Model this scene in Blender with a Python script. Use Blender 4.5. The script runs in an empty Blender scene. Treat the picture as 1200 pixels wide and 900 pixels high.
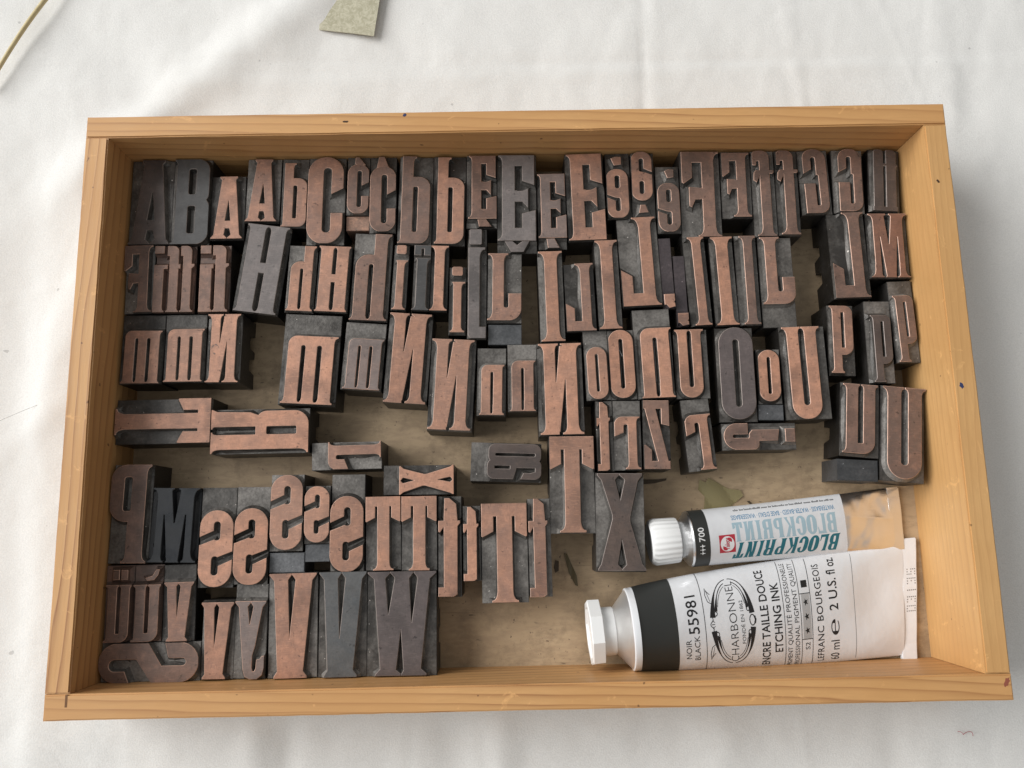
import bpy, bmesh, math, random
from mathutils import Vector, Matrix, noise
from mathutils.geometry import delaunay_2d_cdt
random.seed(7)
S = 0.001                                   # the scene is measured in millimetres, built in metres
sc = bpy.context.scene
C = sc.collection
Z0 = 54.0                                   # height of the tray rim above the cloth (mm)
FLOOR = Z0 - 49.48                          # top of the tray's base board

# ------------------------------------------------------------------ camera
cd = bpy.data.cameras.new('camera'); cam = bpy.data.objects.new('camera', cd); C.objects.link(cam)
cam.location = (-8.953*S, -63.646*S, (389.09+Z0)*S)
cam.rotation_euler = (0.17162, -0.00532, -0.01974)
cd.sensor_width = 36.0; cd.lens = 956.95/1200*36.0; cd.clip_start = 0.01; cd.clip_end = 20
sc.camera = cam

# ------------------------------------------------------------------ light: a room with one large window on the left
w = bpy.data.worlds.new('World'); sc.world = w; w.use_nodes = True
nt = w.node_tree; nt.nodes.clear()
wo = nt.nodes.new('ShaderNodeOutputWorld'); bg = nt.nodes.new('ShaderNodeBackground')
tc = nt.nodes.new('ShaderNodeTexCoord'); sx = nt.nodes.new('ShaderNodeSeparateXYZ'); cr = nt.nodes.new('ShaderNodeValToRGB')
mp = nt.nodes.new('ShaderNodeMapRange'); mp.inputs[1].default_value = -1; mp.inputs[2].default_value = 1
nt.links.new(tc.outputs['Generated'], sx.inputs[0]); nt.links.new(sx.outputs[0], mp.inputs[0]); nt.links.new(mp.outputs[0], cr.inputs[0])
cr.color_ramp.elements[0].color = (0.66, 0.68, 0.70, 1); cr.color_ramp.elements[1].color = (0.30, 0.29, 0.27, 1)
nt.links.new(cr.outputs[0], bg.inputs[0]); bg.inputs[1].default_value = 0.79; nt.links.new(bg.outputs[0], wo.inputs[0])
def area(name, loc, target, sx_, sy_, power, col):
    l = bpy.data.lights.new(name, 'AREA'); l.shape = 'RECTANGLE'; l.size = sx_; l.size_y = sy_; l.energy = power; l.color = col
    o = bpy.data.objects.new(name, l); C.objects.link(o); o.location = loc
    o.rotation_euler = (Vector(target)-Vector(loc)).to_track_quat('-Z', 'Y').to_euler()
    return o
area('window_light', (-4.1, 1.25, 2.85), (0, 0, 0), 4.4, 3.4, 330.0, (1.0, 0.99, 0.975))
vs = sc.view_settings; vs.view_transform = 'Standard'; vs.look = 'None'; vs.exposure = 0.12; vs.gamma = 1.0
sc.cycles.use_denoising = True

# ------------------------------------------------------------------ materials
class M:
    """a small node-tree writer"""
    def __init__(s, name):
        s.m = bpy.data.materials.new(name); s.m.use_nodes = True; s.t = s.m.node_tree; s.t.nodes.clear()
        s.out = s.t.nodes.new('ShaderNodeOutputMaterial'); s.b = s.t.nodes.new('ShaderNodeBsdfPrincipled')
        s.t.links.new(s.b.outputs[0], s.out.inputs[0])
    def n(s, kind, **kw):
        x = s.t.nodes.new('ShaderNode'+kind)
        for k, v in kw.items(): setattr(x, k, v)
        return x
    def l(s, a, b): s.t.links.new(a, b)
    def set(s, **kw):
        for k, v in kw.items():
            i = s.b.inputs[k.replace('_', ' ')]
            if hasattr(v, 'is_linked'): s.l(v, i)
            else: i.default_value = v if not (isinstance(v, tuple) and len(v) == 3) else (*v, 1)
    def coords(s, scale=(1, 1, 1), perobj=True):
        tc = s.n('TexCoord'); out = tc.outputs['Object']
        if perobj:
            oi = s.n('ObjectInfo'); mu = s.n('MATH' if 0 else 'Math', operation='MULTIPLY'); s.l(oi.outputs['Random'], mu.inputs[0]); mu.inputs[1].default_value = 7.3
            cx = s.n('CombineXYZ'); s.l(mu.outputs[0], cx.inputs[0]); s.l(mu.outputs[0], cx.inputs[1])
            ad = s.n('VectorMath', operation='ADD'); s.l(out, ad.inputs[0]); s.l(cx.outputs[0], ad.inputs[1]); out = ad.outputs[0]
        mp = s.n('Mapping'); mp.inputs['Scale'].default_value = scale; s.l(out, mp.inputs[0])
        return mp.outputs[0]
    def noise(s, vec, scale, detail=4, rough=0.55, dist=0.0):
        x = s.n('TexNoise'); x.inputs['Scale'].default_value = scale; x.inputs['Detail'].default_value = detail
        x.inputs['Roughness'].default_value = rough; x.inputs['Distortion'].default_value = dist; s.l(vec, x.inputs['Vector'])
        return x.outputs['Fac']
    def ramp(s, fac, stops):
        r = s.n('ValToRGB'); e = r.color_ramp.elements
        while len(e) < len(stops): e.new(0.5)
        for i, (p, c) in enumerate(stops):
            e[i].position = p; e[i].color = (*c, 1) if isinstance(c, tuple) else (c, c, c, 1)
        s.l(fac, r.inputs[0]); return r.outputs[0]
    def mix(s, fac, a, b, mode='MIX'):
        x = s.n('MixRGB', blend_type=mode)
        for i, v in enumerate((fac, a, b)):
            if hasattr(v, 'is_linked'): s.l(v, x.inputs[i])
            else: x.inputs[i].default_value = v if i == 0 else (*v, 1)
        return x.outputs[0]
    def bump(s, h, strength=0.3, dist=0.0005, prev=None):
        b = s.n('Bump'); b.inputs['Strength'].default_value = strength; b.inputs['Distance'].default_value = dist
        s.l(h, b.inputs['Height'])
        if prev is not None: s.l(prev, b.inputs['Normal'])
        return b.outputs[0]

def plain(name, col, rough=0.5, metal=0.0, **kw):
    m = M(name); m.set(Base_Color=col, Roughness=rough, Metallic=metal, **kw); return m.m

def copper(name, col, patina, amt, metal=0.25, rough=0.42):
    col = (col[0]*1.10, col[1]*1.13, col[2]*1.14); patina = tuple(x*1.1 for x in patina)
    m = M(name); v = m.coords()
    big = m.noise(v, 90, 5, 0.6, 0.6); fine = m.noise(v, 900, 4, 0.65); spots = m.noise(v, 420, 2, 0.5)
    oi = m.n('ObjectInfo'); rd = m.n('Math', operation='MULTIPLY_ADD'); m.l(oi.outputs['Random'], rd.inputs[0]); rd.inputs[1].default_value = 0.36; m.l(big, rd.inputs[2])
    c = m.mix(m.ramp(rd.outputs[0], [(0.48, 0.0), (0.86, amt)]), col, patina)
    stain = m.noise(v, 38, 3, 0.5, 0.3)
    c = m.mix(m.ramp(stain, [(0.54, 0.0), (0.66, 0.65)]), c, tuple(x*0.5 for x in patina))
    mid = m.noise(v, 260, 4, 0.6, 0.4)
    c = m.mix(m.ramp(mid, [(0.40, 0.0), (0.70, 0.45)]), c, tuple(x*0.72 for x in patina))
    c = m.mix(m.ramp(mid, [(0.28, 0.35), (0.42, 0.0)]), c, tuple(min(1, x*1.25) for x in col))
    c = m.mix(m.ramp(fine, [(0.35, 0.30), (0.62, 0.0)]), c, tuple(x*0.55 for x in col))
    c = m.mix(m.ramp(spots, [(0.24, 0.75), (0.33, 0.0)]), c, tuple(x*0.3 for x in patina))
    oi = m.n('ObjectInfo'); c = m.mix(0.5, c, m.ramp(oi.outputs['Random'], [(0, 0.32), (0.3, 0.60), (0.55, 0.40), (0.8, 0.56), (1, 0.46)]), 'OVERLAY')
    st = m.noise(m.coords((1, 14, 1)), 220, 3)
    sc1 = m.noise(m.coords((1.5, 26, 1)), 170, 2); c = m.mix(m.ramp(sc1, [(0.60, 0.0), (0.68, 0.35)]), c, tuple(min(1, x*1.5) for x in col))
    sc2 = m.noise(m.coords((22, 2.2, 1)), 150, 2); c = m.mix(m.ramp(sc2, [(0.62, 0.0), (0.70, 0.45)]), c, tuple(x*0.45 for x in patina))
    m.set(Base_Color=c, Metallic=metal, Roughness=m.ramp(big, [(0.3, rough-0.06), (0.7, rough+0.12)]),
          Normal=m.bump(fine, 0.25, 0.00012, m.bump(st, 0.2, 0.0001)))
    return m.m

TONES = {
 'c':  copper('bright_copper', (0.52, 0.262, 0.170), (0.30, 0.178, 0.132), 0.85),
 'cm': copper('worn_copper', (0.43, 0.222, 0.148), (0.22, 0.14, 0.112), 0.9),
 'm':  copper('brown_copper', (0.265, 0.150, 0.110), (0.145, 0.102, 0.085), 0.9),
 'mr': copper('reddish_copper', (0.25, 0.125, 0.085), (0.17, 0.10, 0.08), 0.6),
 'mg': copper('grey_brown_copper', (0.24, 0.17, 0.145), (0.17, 0.14, 0.13), 0.9),
 'd':  copper('dark_brown_copper', (0.125, 0.088, 0.073), (0.085, 0.07, 0.065), 0.9),
 'dm': copper('dusky_copper', (0.20, 0.118, 0.09), (0.105, 0.08, 0.07), 0.9),
 'g':  copper('grey_plating', (0.215, 0.18, 0.168), (0.14, 0.125, 0.12), 0.9),
 'dg': copper('dark_grey_plating', (0.088, 0.084, 0.082), (0.065, 0.063, 0.062), 0.9),
 'dp': copper('purple_grey_plating', (0.15, 0.118, 0.112), (0.10, 0.083, 0.08), 0.9),
 's':  copper('steel_grey_plating', (0.085, 0.09, 0.095), (0.14, 0.135, 0.13), 0.6),
 'k':  copper('black_ink', (0.016, 0.019, 0.024), (0.010, 0.012, 0.015), 0.9, 0.0, 0.3),
}
def edge_mat(name, col):
    m = M(name); v = m.coords(); f = m.noise(v, 260, 3)
    m.set(Base_Color=m.mix(m.ramp(f, [(0.45, 0.0), (0.68, 0.7)]), col, tuple(x*0.5 for x in col)), Metallic=0.25, Roughness=0.55); return m.m
EDGE = {'c': edge_mat('copper_edge', (0.66, 0.42, 0.32)), 'd': edge_mat('dull_edge', (0.33, 0.275, 0.25)), 'k': plain('inked_edge', (0.03, 0.033, 0.036), 0.16)}
def lead(name, a, b_, grain=0.5, metal=0.5):
    m = M(name); v = m.coords(); big = m.noise(v, 75, 6, 0.72, 0.3); fine = m.noise(v, 800, 4, 0.6); sp = m.noise(v, 700, 1)
    oj = m.n('ObjectInfo'); rd = m.n('Math', operation='MULTIPLY_ADD'); m.l(oj.outputs['Random'], rd.inputs[0]); rd.inputs[1].default_value = 0.24; m.l(big, rd.inputs[2])
    c = m.mix(m.ramp(rd.outputs[0], [(0.46, 0.0), (0.80, 1.0)]), a, b_)
    c = m.mix(m.ramp(fine, [(0.36, 0.35), (0.58, 0.0)]), c, tuple(x*0.5 for x in a))
    c = m.mix(m.ramp(sp, [(0.765, 0.0), (0.79, 0.8)]), c, tuple(min(1, x*3.5) for x in b_))
    oi = m.n('ObjectInfo'); c = m.mix(0.6, c, m.ramp(oi.outputs['Random'], [(0, 0.33), (1, 0.64)]), 'OVERLAY')
    scr = m.noise(m.coords((1, 30, 1)), 90, 3)
    m.set(Base_Color=c, Metallic=metal, Roughness=m.ramp(big, [(0.3, 0.34), (0.7, 0.52)]),
          Normal=m.bump(fine, grain, 0.00025, m.bump(scr, 0.25, 0.0002)))
    return m.m
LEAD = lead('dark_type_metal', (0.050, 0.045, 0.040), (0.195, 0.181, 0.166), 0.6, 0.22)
LEADSIDE = lead('near_black_type_metal', (0.022, 0.020, 0.018), (0.060, 0.055, 0.051), 0.35)  # darker type metal for the sides and foot of each body
LEADEDGE = edge_mat('worn_metal_edge', (0.34, 0.33, 0.315))
BLANKS = {'blank': lead('spacer_metal', (0.075, 0.078, 0.082), (0.15, 0.152, 0.158), 0.25, 0.45),
          'blankc': lead('stained_spacer_metal', (0.13, 0.11, 0.10), (0.40, 0.23, 0.16), 0.25, 0.4),
          'blankk': lead('inked_type_metal', (0.012, 0.013, 0.015), (0.03, 0.032, 0.035), 0.4, 0.2),
          'blankp': lead('purple_spacer_metal', (0.075, 0.062, 0.066), (0.13, 0.105, 0.108), 0.25, 0.4)}

def wood(name, light, dark, line_scale=1.0, ring=(0.25, 1.0, 0.7), amt=0.75, rough=0.55):
    m = M(name); tc = m.n('TexCoord'); oi = m.n('ObjectInfo')
    mu = m.n('Math', operation='MULTIPLY'); m.l(oi.outputs['Random'], mu.inputs[0]); mu.inputs[1].default_value = 3.7
    cx = m.n('CombineXYZ'); [m.l(mu.outputs[0], cx.inputs[k]) for k in range(3)]
    ad = m.n('VectorMath', operation='ADD'); m.l(tc.outputs['Object'], ad.inputs[0]); m.l(cx.outputs[0], ad.inputs[1])
    mp = m.n('Mapping'); mp.inputs['Scale'].default_value = (0.10, 1, 1); m.l(ad.outputs[0], mp.inputs[0]); v = mp.outputs[0]
    # growth rings: distance along a slanted direction, warped by noise stretched along the grain
    dt = m.n('VectorMath', operation='DOT_PRODUCT'); m.l(v, dt.inputs[0]); dt.inputs[1].default_value = ring
    wob = m.noise(v, 26, 4, 0.6)
    ma = m.n('Math', operation='MULTIPLY_ADD'); m.l(wob, ma.inputs[0]); ma.inputs[1].default_value = 0.016; m.l(dt.outputs['Value'], ma.inputs[2])
    mm = m.n('Math', operation='MULTIPLY'); m.l(ma.outputs[0], mm.inputs[0]); mm.inputs[1].default_value = 210*line_scale
    fr = m.n('Math', operation='FRACT'); m.l(mm.outputs[0], fr.inputs[0])
    ringv = m.ramp(fr.outputs[0], [(0.0, 0.05), (0.55, 0.18), (0.80, 0.6), (0.90, 1.0), (0.95, 0.4), (1.0, 0.05)])
    fib = m.noise(v, 900, 5, 0.7); blot = m.noise(ad.outputs[0], 16, 3)
    rs = m.noise(v, 40, 2)
    k = m.mix(1.0, ringv, m.ramp(rs, [(0.3, 0.45), (0.65, 1.0)]), 'MULTIPLY')
    kk = m.mix(1.0, k, (amt, amt, amt), 'MULTIPLY')
    c = m.mix(kk, light, dark)
    c = m.mix(m.ramp(fib, [(0.35, 0.35), (0.6, 0.0)]), c, tuple(x*0.72 for x in light))
    c = m.mix(m.ramp(blot, [(0.35, 0.55), (0.65, 0.0)]), c, tuple(x*y for x, y in zip(light, (0.8, 0.72, 0.62))))
    scuff = m.noise(ad.outputs[0], 75, 5, 0.7, 1.2)
    c = m.mix(m.ramp(scuff, [(0.62, 0.0), (0.70, 0.5)]), c, tuple(min(1, x*1.35) for x in light))
    # pores / nicks
    nick = m.noise(ad.outputs[0], 210, 1)
    c = m.mix(m.ramp(nick, [(0.775, 0.0), (0.80, 0.7)]), c, tuple(x*0.35 for x in dark))
    m.set(Base_Color=c, Roughness=m.ramp(fib, [(0.3, rough-0.08), (0.7, rough+0.1)]), Normal=m.bump(fib, 0.22, 0.0003, m.bump(ringv, 0.12, 0.0003)))
    m.b.inputs['Coat Weight'].default_value = 0.12; m.b.inputs['Coat Roughness'].default_value = 0.35
    return m.m
WOOD = wood('honey_pine', (0.62, 0.348, 0.138), (0.25, 0.095, 0.030), 1.0, (0.42, 1.0, 0.7), amt=1.0)
WOODF = wood('fine_grained_pine', (0.62, 0.362, 0.145), (0.38, 0.185, 0.068), 1.5, (0.22, 0.8, 0.75), 0.5)

def board():
    m = M('stained_hardboard'); v = m.coords((1, 1, 1), False)
    st = m.noise(m.coords((0.7, 2.4, 1), False), 150, 5, 0.65); big = m.noise(v, 14, 4, 0.6, 0.5); fl = m.noise(v, 520, 2, 0.5); fl2 = m.noise(m.coords((0.5, 1.6, 1), False), 260, 2)
    c = m.mix(m.ramp(big, [(0.3, 0.0), (0.7, 1.0)]), (0.36, 0.258, 0.155), (0.53, 0.395, 0.25))
    c = m.mix(m.ramp(st, [(0.36, 0.45), (0.56, 0.0)]), c, (0.27, 0.19, 0.12))
    gr = m.noise(v, 70, 6, 0.75); c = m.mix(m.ramp(gr, [(0.34, 0.65), (0.50, 0.0)]), c, (0.23, 0.165, 0.10))
    sm = m.noise(v, 42, 4, 0.6, 0.6); c = m.mix(m.ramp(sm, [(0.60, 0.0), (0.72, 0.6)]), c, (0.19, 0.135, 0.085))
    sc_ = m.noise(m.coords((0.12, 6, 1), False), 160, 2); c = m.mix(m.ramp(sc_, [(0.70, 0.0), (0.74, 0.5)]), c, (0.16, 0.11, 0.07))
    c = m.mix(m.ramp(fl, [(0.24, 0.85), (0.31, 0.0)]), c, (0.12, 0.08, 0.05))
    c = m.mix(m.ramp(fl2, [(0.24, 0.75), (0.30, 0.0)]), c, (0.10, 0.07, 0.045))
    m.set(Base_Color=c, Roughness=0.6, Normal=m.bump(st, 0.3, 0.0003)); return m.m
BOARD = board()

def cloth_mat():
    m = M('white_cotton'); tc = m.n('TexCoord')
    wv = []
    for ax in (0, 1):
        x = m.n('TexWave', wave_type='BANDS', bands_direction='XY'[ax]); x.inputs['Scale'].default_value = 620; x.inputs['Distortion'].default_value = 1.2; x.inputs['Detail'].default_value = 1
        m.l(tc.outputs['Object'], x.inputs['Vector']); wv.append(x.outputs['Fac'])
    weave = m.mix(0.5, wv[0], wv[1]); gr = m.noise(tc.outputs['Object'], 1300, 2); big = m.noise(tc.outputs['Object'], 9, 3)
    c = m.mix(m.ramp(gr, [(0.3, 0.5), (0.65, 0.0)]), (0.80, 0.792, 0.765), (0.63, 0.623, 0.60))
    c = m.mix(m.ramp(big, [(0.35, 0.15), (0.7, 0.0)]), c, (0.70, 0.69, 0.66))
    sp = m.noise(tc.outputs['Object'], 230, 0); c = m.mix(m.ramp(sp, [(0.875, 0.0), (0.895, 0.45)]), c, (0.30, 0.29, 0.28))
    crk = m.noise(tc.outputs['Object'], 34, 5, 0.6, 1.0)
    m.set(Base_Color=c, Roughness=0.9, Normal=m.bump(weave, 0.35, 0.0005, m.bump(gr, 0.3, 0.0005, m.bump(crk, 0.10, 0.002))))
    m.b.inputs['Sheen Weight'].default_value = 0.15
    return m.m
CLOTH = cloth_mat()
WHITEPLASTIC = plain('white_plastic', (0.80, 0.80, 0.79), 0.38)
INK = plain('black_print', (0.012, 0.012, 0.013), 0.45)
BANDBLACK = plain('matt_black_band', (0.028, 0.03, 0.028), 0.5)
def foil(name, col, rough, metal):
    m = M(name); v = m.coords((1, 1, 1), False); f = m.noise(v, 60, 3)
    m.set(Base_Color=col, Roughness=rough, Metallic=metal, Normal=m.bump(f, 0.3, 0.0018, m.bump(m.noise(v, 120, 2, 0.5, 0.8), 0.10, 0.0006))); return m.m
WHITEPAINT = foil('white_lacquered_foil', (0.755, 0.765, 0.785), 0.27, 0.05)
LABELWHITE = foil('white_label', (0.72, 0.73, 0.75), 0.35, 0.0)
def crinkled():
    m = M('crinkled_aluminium'); v = m.coords((1, 1, 1), False); f = m.noise(v, 26, 2, 0.5, 1.2); q = m.noise(m.coords((0.5, 1.6, 1), False), 130, 3, 0.6, 0.6)
    m.set(Base_Color=(0.84, 0.845, 0.855), Roughness=0.28, Metallic=1.0, Normal=m.bump(f, 0.5, 0.004, m.bump(q, 0.10, 0.0008))); return m.m
SILVER = crinkled()

# ------------------------------------------------------------------ mesh helpers
def mesh(name, verts, faces, mats, parent=None, mi=None, smooth=False, scale=S):
    me = bpy.data.meshes.new(name); me.from_pydata([(x*scale, y*scale, z*scale) for x, y, z in verts], [], faces)
    for m in (mats if isinstance(mats, (list, tuple)) else [mats]): me.materials.append(m)
    if mi: me.polygons.foreach_set('material_index', mi)
    if smooth: me.polygons.foreach_set('use_smooth', [True]*len(me.polygons))
    me.update(); o = bpy.data.objects.new(name, me); C.objects.link(o)
    if parent: o.parent = parent
    return o
def bm_obj(name, bm, mats, parent=None, smooth=False):
    bmesh.ops.recalc_face_normals(bm, faces=bm.faces[:])
    bmesh.ops.scale(bm, vec=(S, S, S), verts=bm.verts[:])
    me = bpy.data.meshes.new(name); bm.to_mesh(me); bm.free()
    for m in (mats if isinstance(mats, (list, tuple)) else [mats]): me.materials.append(m)
    if smooth: me.polygons.foreach_set('use_smooth', [True]*len(me.polygons))
    o = bpy.data.objects.new(name, me); C.objects.link(o)
    if parent: o.parent = parent
    return o
def tag(o, label, cat=None, group=None, kind=None):
    if label: o['label'] = label
    if cat: o['category'] = cat
    if group: o['group'] = group
    if kind: o['kind'] = kind
    return o
def empty(name, loc, rz=0.0, label=None, cat=None, group=None):
    o = bpy.data.objects.new(name, None); C.objects.link(o); o.empty_display_size = 0.01
    o.location = tuple(v*S for v in loc); o.rotation_euler = (0, 0, rz)
    return tag(o, label, cat, group)
def poly_prism(bm, pts, x0, x1):
    """extrude a polygon of (y, z) along x"""
    a = [bm.verts.new((x0, y, z)) for y, z in pts]; b = [bm.verts.new((x1, y, z)) for y, z in pts]
    bm.faces.new(a); bm.faces.new(b[::-1]); n = len(pts)
    for i in range(n): bm.faces.new((a[i], a[(i+1) % n], b[(i+1) % n], b[i]))
def box(bm, x0, y0, z0, x1, y1, z1): poly_prism(bm, [(y0, z0), (y1, z0), (y1, z1), (y0, z1)], x0, x1)
# ------------------------------------------------------------------ letter shapes, drawn as they show on the blocks (mirrored where the type is)
A_ = [1.0]                                  # width / height of the letter being drawn
def arc(cx, cy, rx, ry, a0, a1, n=7): return [(cx+rx*math.cos(math.radians(a0+(a1-a0)*i/n)), cy+ry*math.sin(math.radians(a0+(a1-a0)*i/n))) for i in range(n+1)]
def rr(x0, y0, x1, y1, r=0.0, tl=None, tr=None, br=None, bl=None):
    a = A_[0]; R = [r if q is None else q for q in (bl, br, tr, tl)]; p = []
    m = min((x1-x0)/2, (y1-y0)/2/a)*0.999; R = [min(q, max(m, 0)) if q > (x1-x0) else q for q in R]
    R = [min(q, (x1-x0)*(0.499 if (R[i ^ 1] > 0) else 1.0), (y1-y0)/a*0.499) for i, q in enumerate(R)]
    for (cx, cy, a0), q in zip(((x0, y0, 180), (x1, y0, 270), (x1, y1, 0), (x0, y1, 90)), R):
        if q <= 0: p.append((cx, cy)); continue
        sx = 1 if cx == x0 else -1; sy = 1 if cy == y0 else -1
        p += arc(cx+sx*q, cy+sy*q*a, q, q*a, a0, a0+90)
    return p
def stem(x0, x1, y0=0.0, y1=1.0, b=(0, 0), t=(0, 0), th=0.012):
    a = A_[0]
    def side(x, sgn, ext, y, dy):           # concave wedge serif
        if ext <= 0: return [(x, y)]
        h = ext*1.5*a+0.02; n = 5; P0 = (x+sgn*ext, y+dy*th); P1 = (x+sgn*ext*0.12, y+dy*th*1.3); P2 = (x, y+dy*h)
        return [(x+sgn*ext, y)]+[((1-s)**2*P0[0]+2*s*(1-s)*P1[0]+s*s*P2[0], (1-s)**2*P0[1]+2*s*(1-s)*P1[1]+s*s*P2[1]) for s in [i/n for i in range(n+1)]]
    return side(x0, -1, b[0], y0, 1)[::-1]+side(x1, 1, b[1], y0, 1)+side(x1, 1, t[1], y1, -1)[::-1]+side(x0, -1, t[0], y1, -1)
def R4(x0, y0, x1, y1): return [(x0, y0), (x1, y0), (x1, y1), (x0, y1)]
def flip(g): return tuple([[(1-x, y) for x, y in p] for p in part] for part in g)
def fn(x0, x1, s=0.07): return [stem(x0, x1, 0, 0.18, b=(s, s))]
def g_A():
    return ([[(0, 0), (0, .012), (.09, .06), (.30, .95), (.24, .985), (.24, 1), (.80, 1), (.80, .985), (.74, .95), (.91, .06), (1, .012), (1, 0)]],
            [[(.42, .28), (.63, .28), (.545, .62), (.515, .62)], [(.40, .055), (.40, -.1), (.66, -.1), (.66, .055), (.60, .17), (.44, .17)]],
            [[(.3, 0), (.50, 0), (.50, .012), (.42, .05), (.3, .05)], [(.76, 0), (.54, 0), (.54, .012), (.64, .05), (.76, .05)]])
def g_B():
    return ([stem(.10, .5, 0, 1, b=(.1, 0), t=(.06, 0)), rr(.1, .47, .98, 1, 0, tr=.32, br=.30), rr(.1, 0, 1, .55, 0, tr=.30, br=.34)],
            [rr(.42, .58, .64, .89, .06), rr(.42, .12, .64, .45, .06)], [])
def g_b():
    return ([stem(.08, .42, 0, 1, b=(.08, 0), t=(0, .10)), rr(.08, 0, 1, .76, 0, tr=.36, br=.36)], [rr(.43, .125, .62, .655, .07)], [])
def g_C():
    return ([rr(0, 0, 1, 1, .49)], [rr(.42, .12, .68, .88, .12), [(.6, .56), (1.1, .66), (1.1, .345), (.6, .345)]], [])
def g_E():
    return ([stem(.12, .5, 0, 1, b=(.12, 0), t=(.10, 0)), R4(.3, .86, .97, 1), R4(.3, 0, 1, .14), [(.66, .70), (.97, .655), (.97, 1), (.66, 1)], [(.66, .31), (1, .345), (1, 0), (.66, 0)]],
            [R4(.44, .58, .66, .88), R4(.44, .14, .66, .455)], [[(.3, .455), (.66, .455), (.80, .385), (.80, .60), (.66, .575), (.3, .575)]])
def g_Fm():
    return ([stem(.53, .84, 0, 1, b=(.14, .15), t=(0, .14)), R4(0, .88, .7, 1), [(.0, .64), (.04, .63), (.26, .70), (.26, 1), (0, 1)],
             [(.18, .36), (.23, .35), (.33, .44), (.6, .445), (.6, .565), (.18, .58)]], [], [])
def g_fm():
    return ([stem(.34, .80, 0, .80, b=(.24, .18)), rr(.34, .6, .80, 1, 0, tr=.34), rr(.0, .885, .5, 1, 0, tl=.22), rr(.0, .835, .17, .93, .05), [(.03, .655), (.16, .635), (.36, .735), (.95, .735), (1, .75), (1, .768), (.16, .768), (.06, .74)]],
            [rr(.18, .79, .34, .885, .05)], [])
def g_Gm():
    return ([rr(0, 0, 1, 1, 0, tl=.42, tr=.49, br=.42, bl=.03)], [rr(.33, .55, .56, .885, .11), rr(.46, .11, .65, .60, .07), [(-.1, .455), (-.1, .625), (.0, .63), (.35, .70), (.56, .62), (.48, .455)]], [])
def g_H():
    return ([stem(.07, .43, 0, 1, b=(.07, .07), t=(.07, .07)), stem(.58, .93, 0, 1, b=(.07, .07), t=(.07, .07)), R4(.3, .455, .7, .565)], [], [])
def g_hm():
    return ([stem(.57, .90, 0, 1, b=(.07, .10), t=(0, .13)), rr(.08, .2, .75, .755, 0, tl=.33), stem(.08, .42, 0, .4, b=(.08, .07))], [rr(.42, -.1, .57, .655, .07)],
            [stem(.08, .42, 0, .18, b=(.08, .07)), stem(.57, .90, 0, .18, b=(.07, .10))])
def g_mm():
    o = [(.06, .30), (.395, .605), (.71, .93)]
    return ([rr(.06, .1, .93, 1, 0, tl=.16), stem(.70, .93, .4, 1, t=(0, .07))], [rr(.30, -.1, .395, .87, .045), rr(.605, -.1, .71, .87, .045)], [stem(a, b, 0, .2, b=(.06, .04)) for a, b in o])
def g_nm():
    return ([rr(.06, .1, .92, 1, 0, tl=.26), stem(.6, .92, .4, 1, t=(0, .08))], [rr(.415, -.1, .57, .87, .07)], [stem(.06, .42, 0, .2, b=(.06, .06)), stem(.56, .92, 0, .2, b=(.06, .08))])
def g_N():                                   # mirrored: the diagonal climbs to the right
    return ([R4(.12, .03, .87, .97)], [[(.37, 1.1), (.37, .57), (.40, .57), (.53, 1.1)], [(.62, -.1), (.62, .60), (.59, .60), (.40, -.1)]],
            [stem(.12, .37, .8, 1, t=(.12, .08)), stem(.62, .87, .8, 1, t=(.1, .12)), stem(.12, .42, 0, .2, b=(.12, .0)), stem(.62, .87, 0, .2, b=(.10, .12))])
def g_M():
    return ([R4(.13, .03, .88, .97)], [[(.40, 1.1), (.41, .97), (.49, .52), (.52, .52), (.61, .97), (.62, 1.1)], [(.40, -.1), (.40, .03), (.30, .64), (.27, .64), (.265, .08), (.27, -.1)], [(.63, -.1), (.63, .03), (.715, .64), (.75, .64), (.755, .08), (.75, -.1)]],
            [stem(.13, .40, .82, 1, t=(.11, .06)), stem(.62, .88, .82, 1, t=(.06, .12)), stem(.12, .27, 0, .2, b=(.12, .05)), stem(.75, .88, 0, .2, b=(.05, .12)), [(.40, .06), (.40, .02), (.38, 0), (.65, 0), (.63, .02), (.63, .06)]])
def g_I(): return ([stem(.24, .76, 0, 1, b=(.24, .24), t=(.24, .24))], [], [])
def g_i(): return ([stem(.22, .74, 0, .765, b=(.2, .24), t=(.06, .26)), rr(.12, .875, .82, 1, .1)], [], [])
def g_ihat(): return ([stem(.20, .78, 0, .80, b=(.2, .2), t=(.05, .22)), R4(.02, .855, 1, 1)], [R4(.4, .8, .62, .96)], [])
def g_jm(): return ([stem(.05, .64, .1, .83, t=(0, .30)), rr(.05, 0, 1, .10, 0, bl=.25), rr(.1, .865, .75, 1, .06)], [], [])
def g_J():
    return ([stem(.56, .86, 0, 1, b=(0, .14), t=(.17, .14)), R4(0, 0, .8, .135), [(.0, 0), (.28, 0), (.28, .33), (0, .40)]], [rr(.28, .135, .56, .5, 0, bl=.0)], [])
def g_Jr():
    return ([stem(.15, .47, 0, 1, b=(.15, 0), t=(.13, .13)), rr(.2, 0, 1, .39, 0, br=.34, tl=0)], [rr(.47, .175, .64, .5, .08)], [])
def g_O(): return ([rr(0, 0, 1, 1, .49)], [rr(.40, .125, .60, .875, .1)], [])
def g_U():
    return ([rr(.12, 0, .90, .95, 0, bl=.385, br=.385)], [rr(.42, .14, .60, 1.1, .09)], [stem(.12, .42, .75, 1, t=(.12, .07)), stem(.60, .90, .75, 1, t=(.07, .10))])
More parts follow.
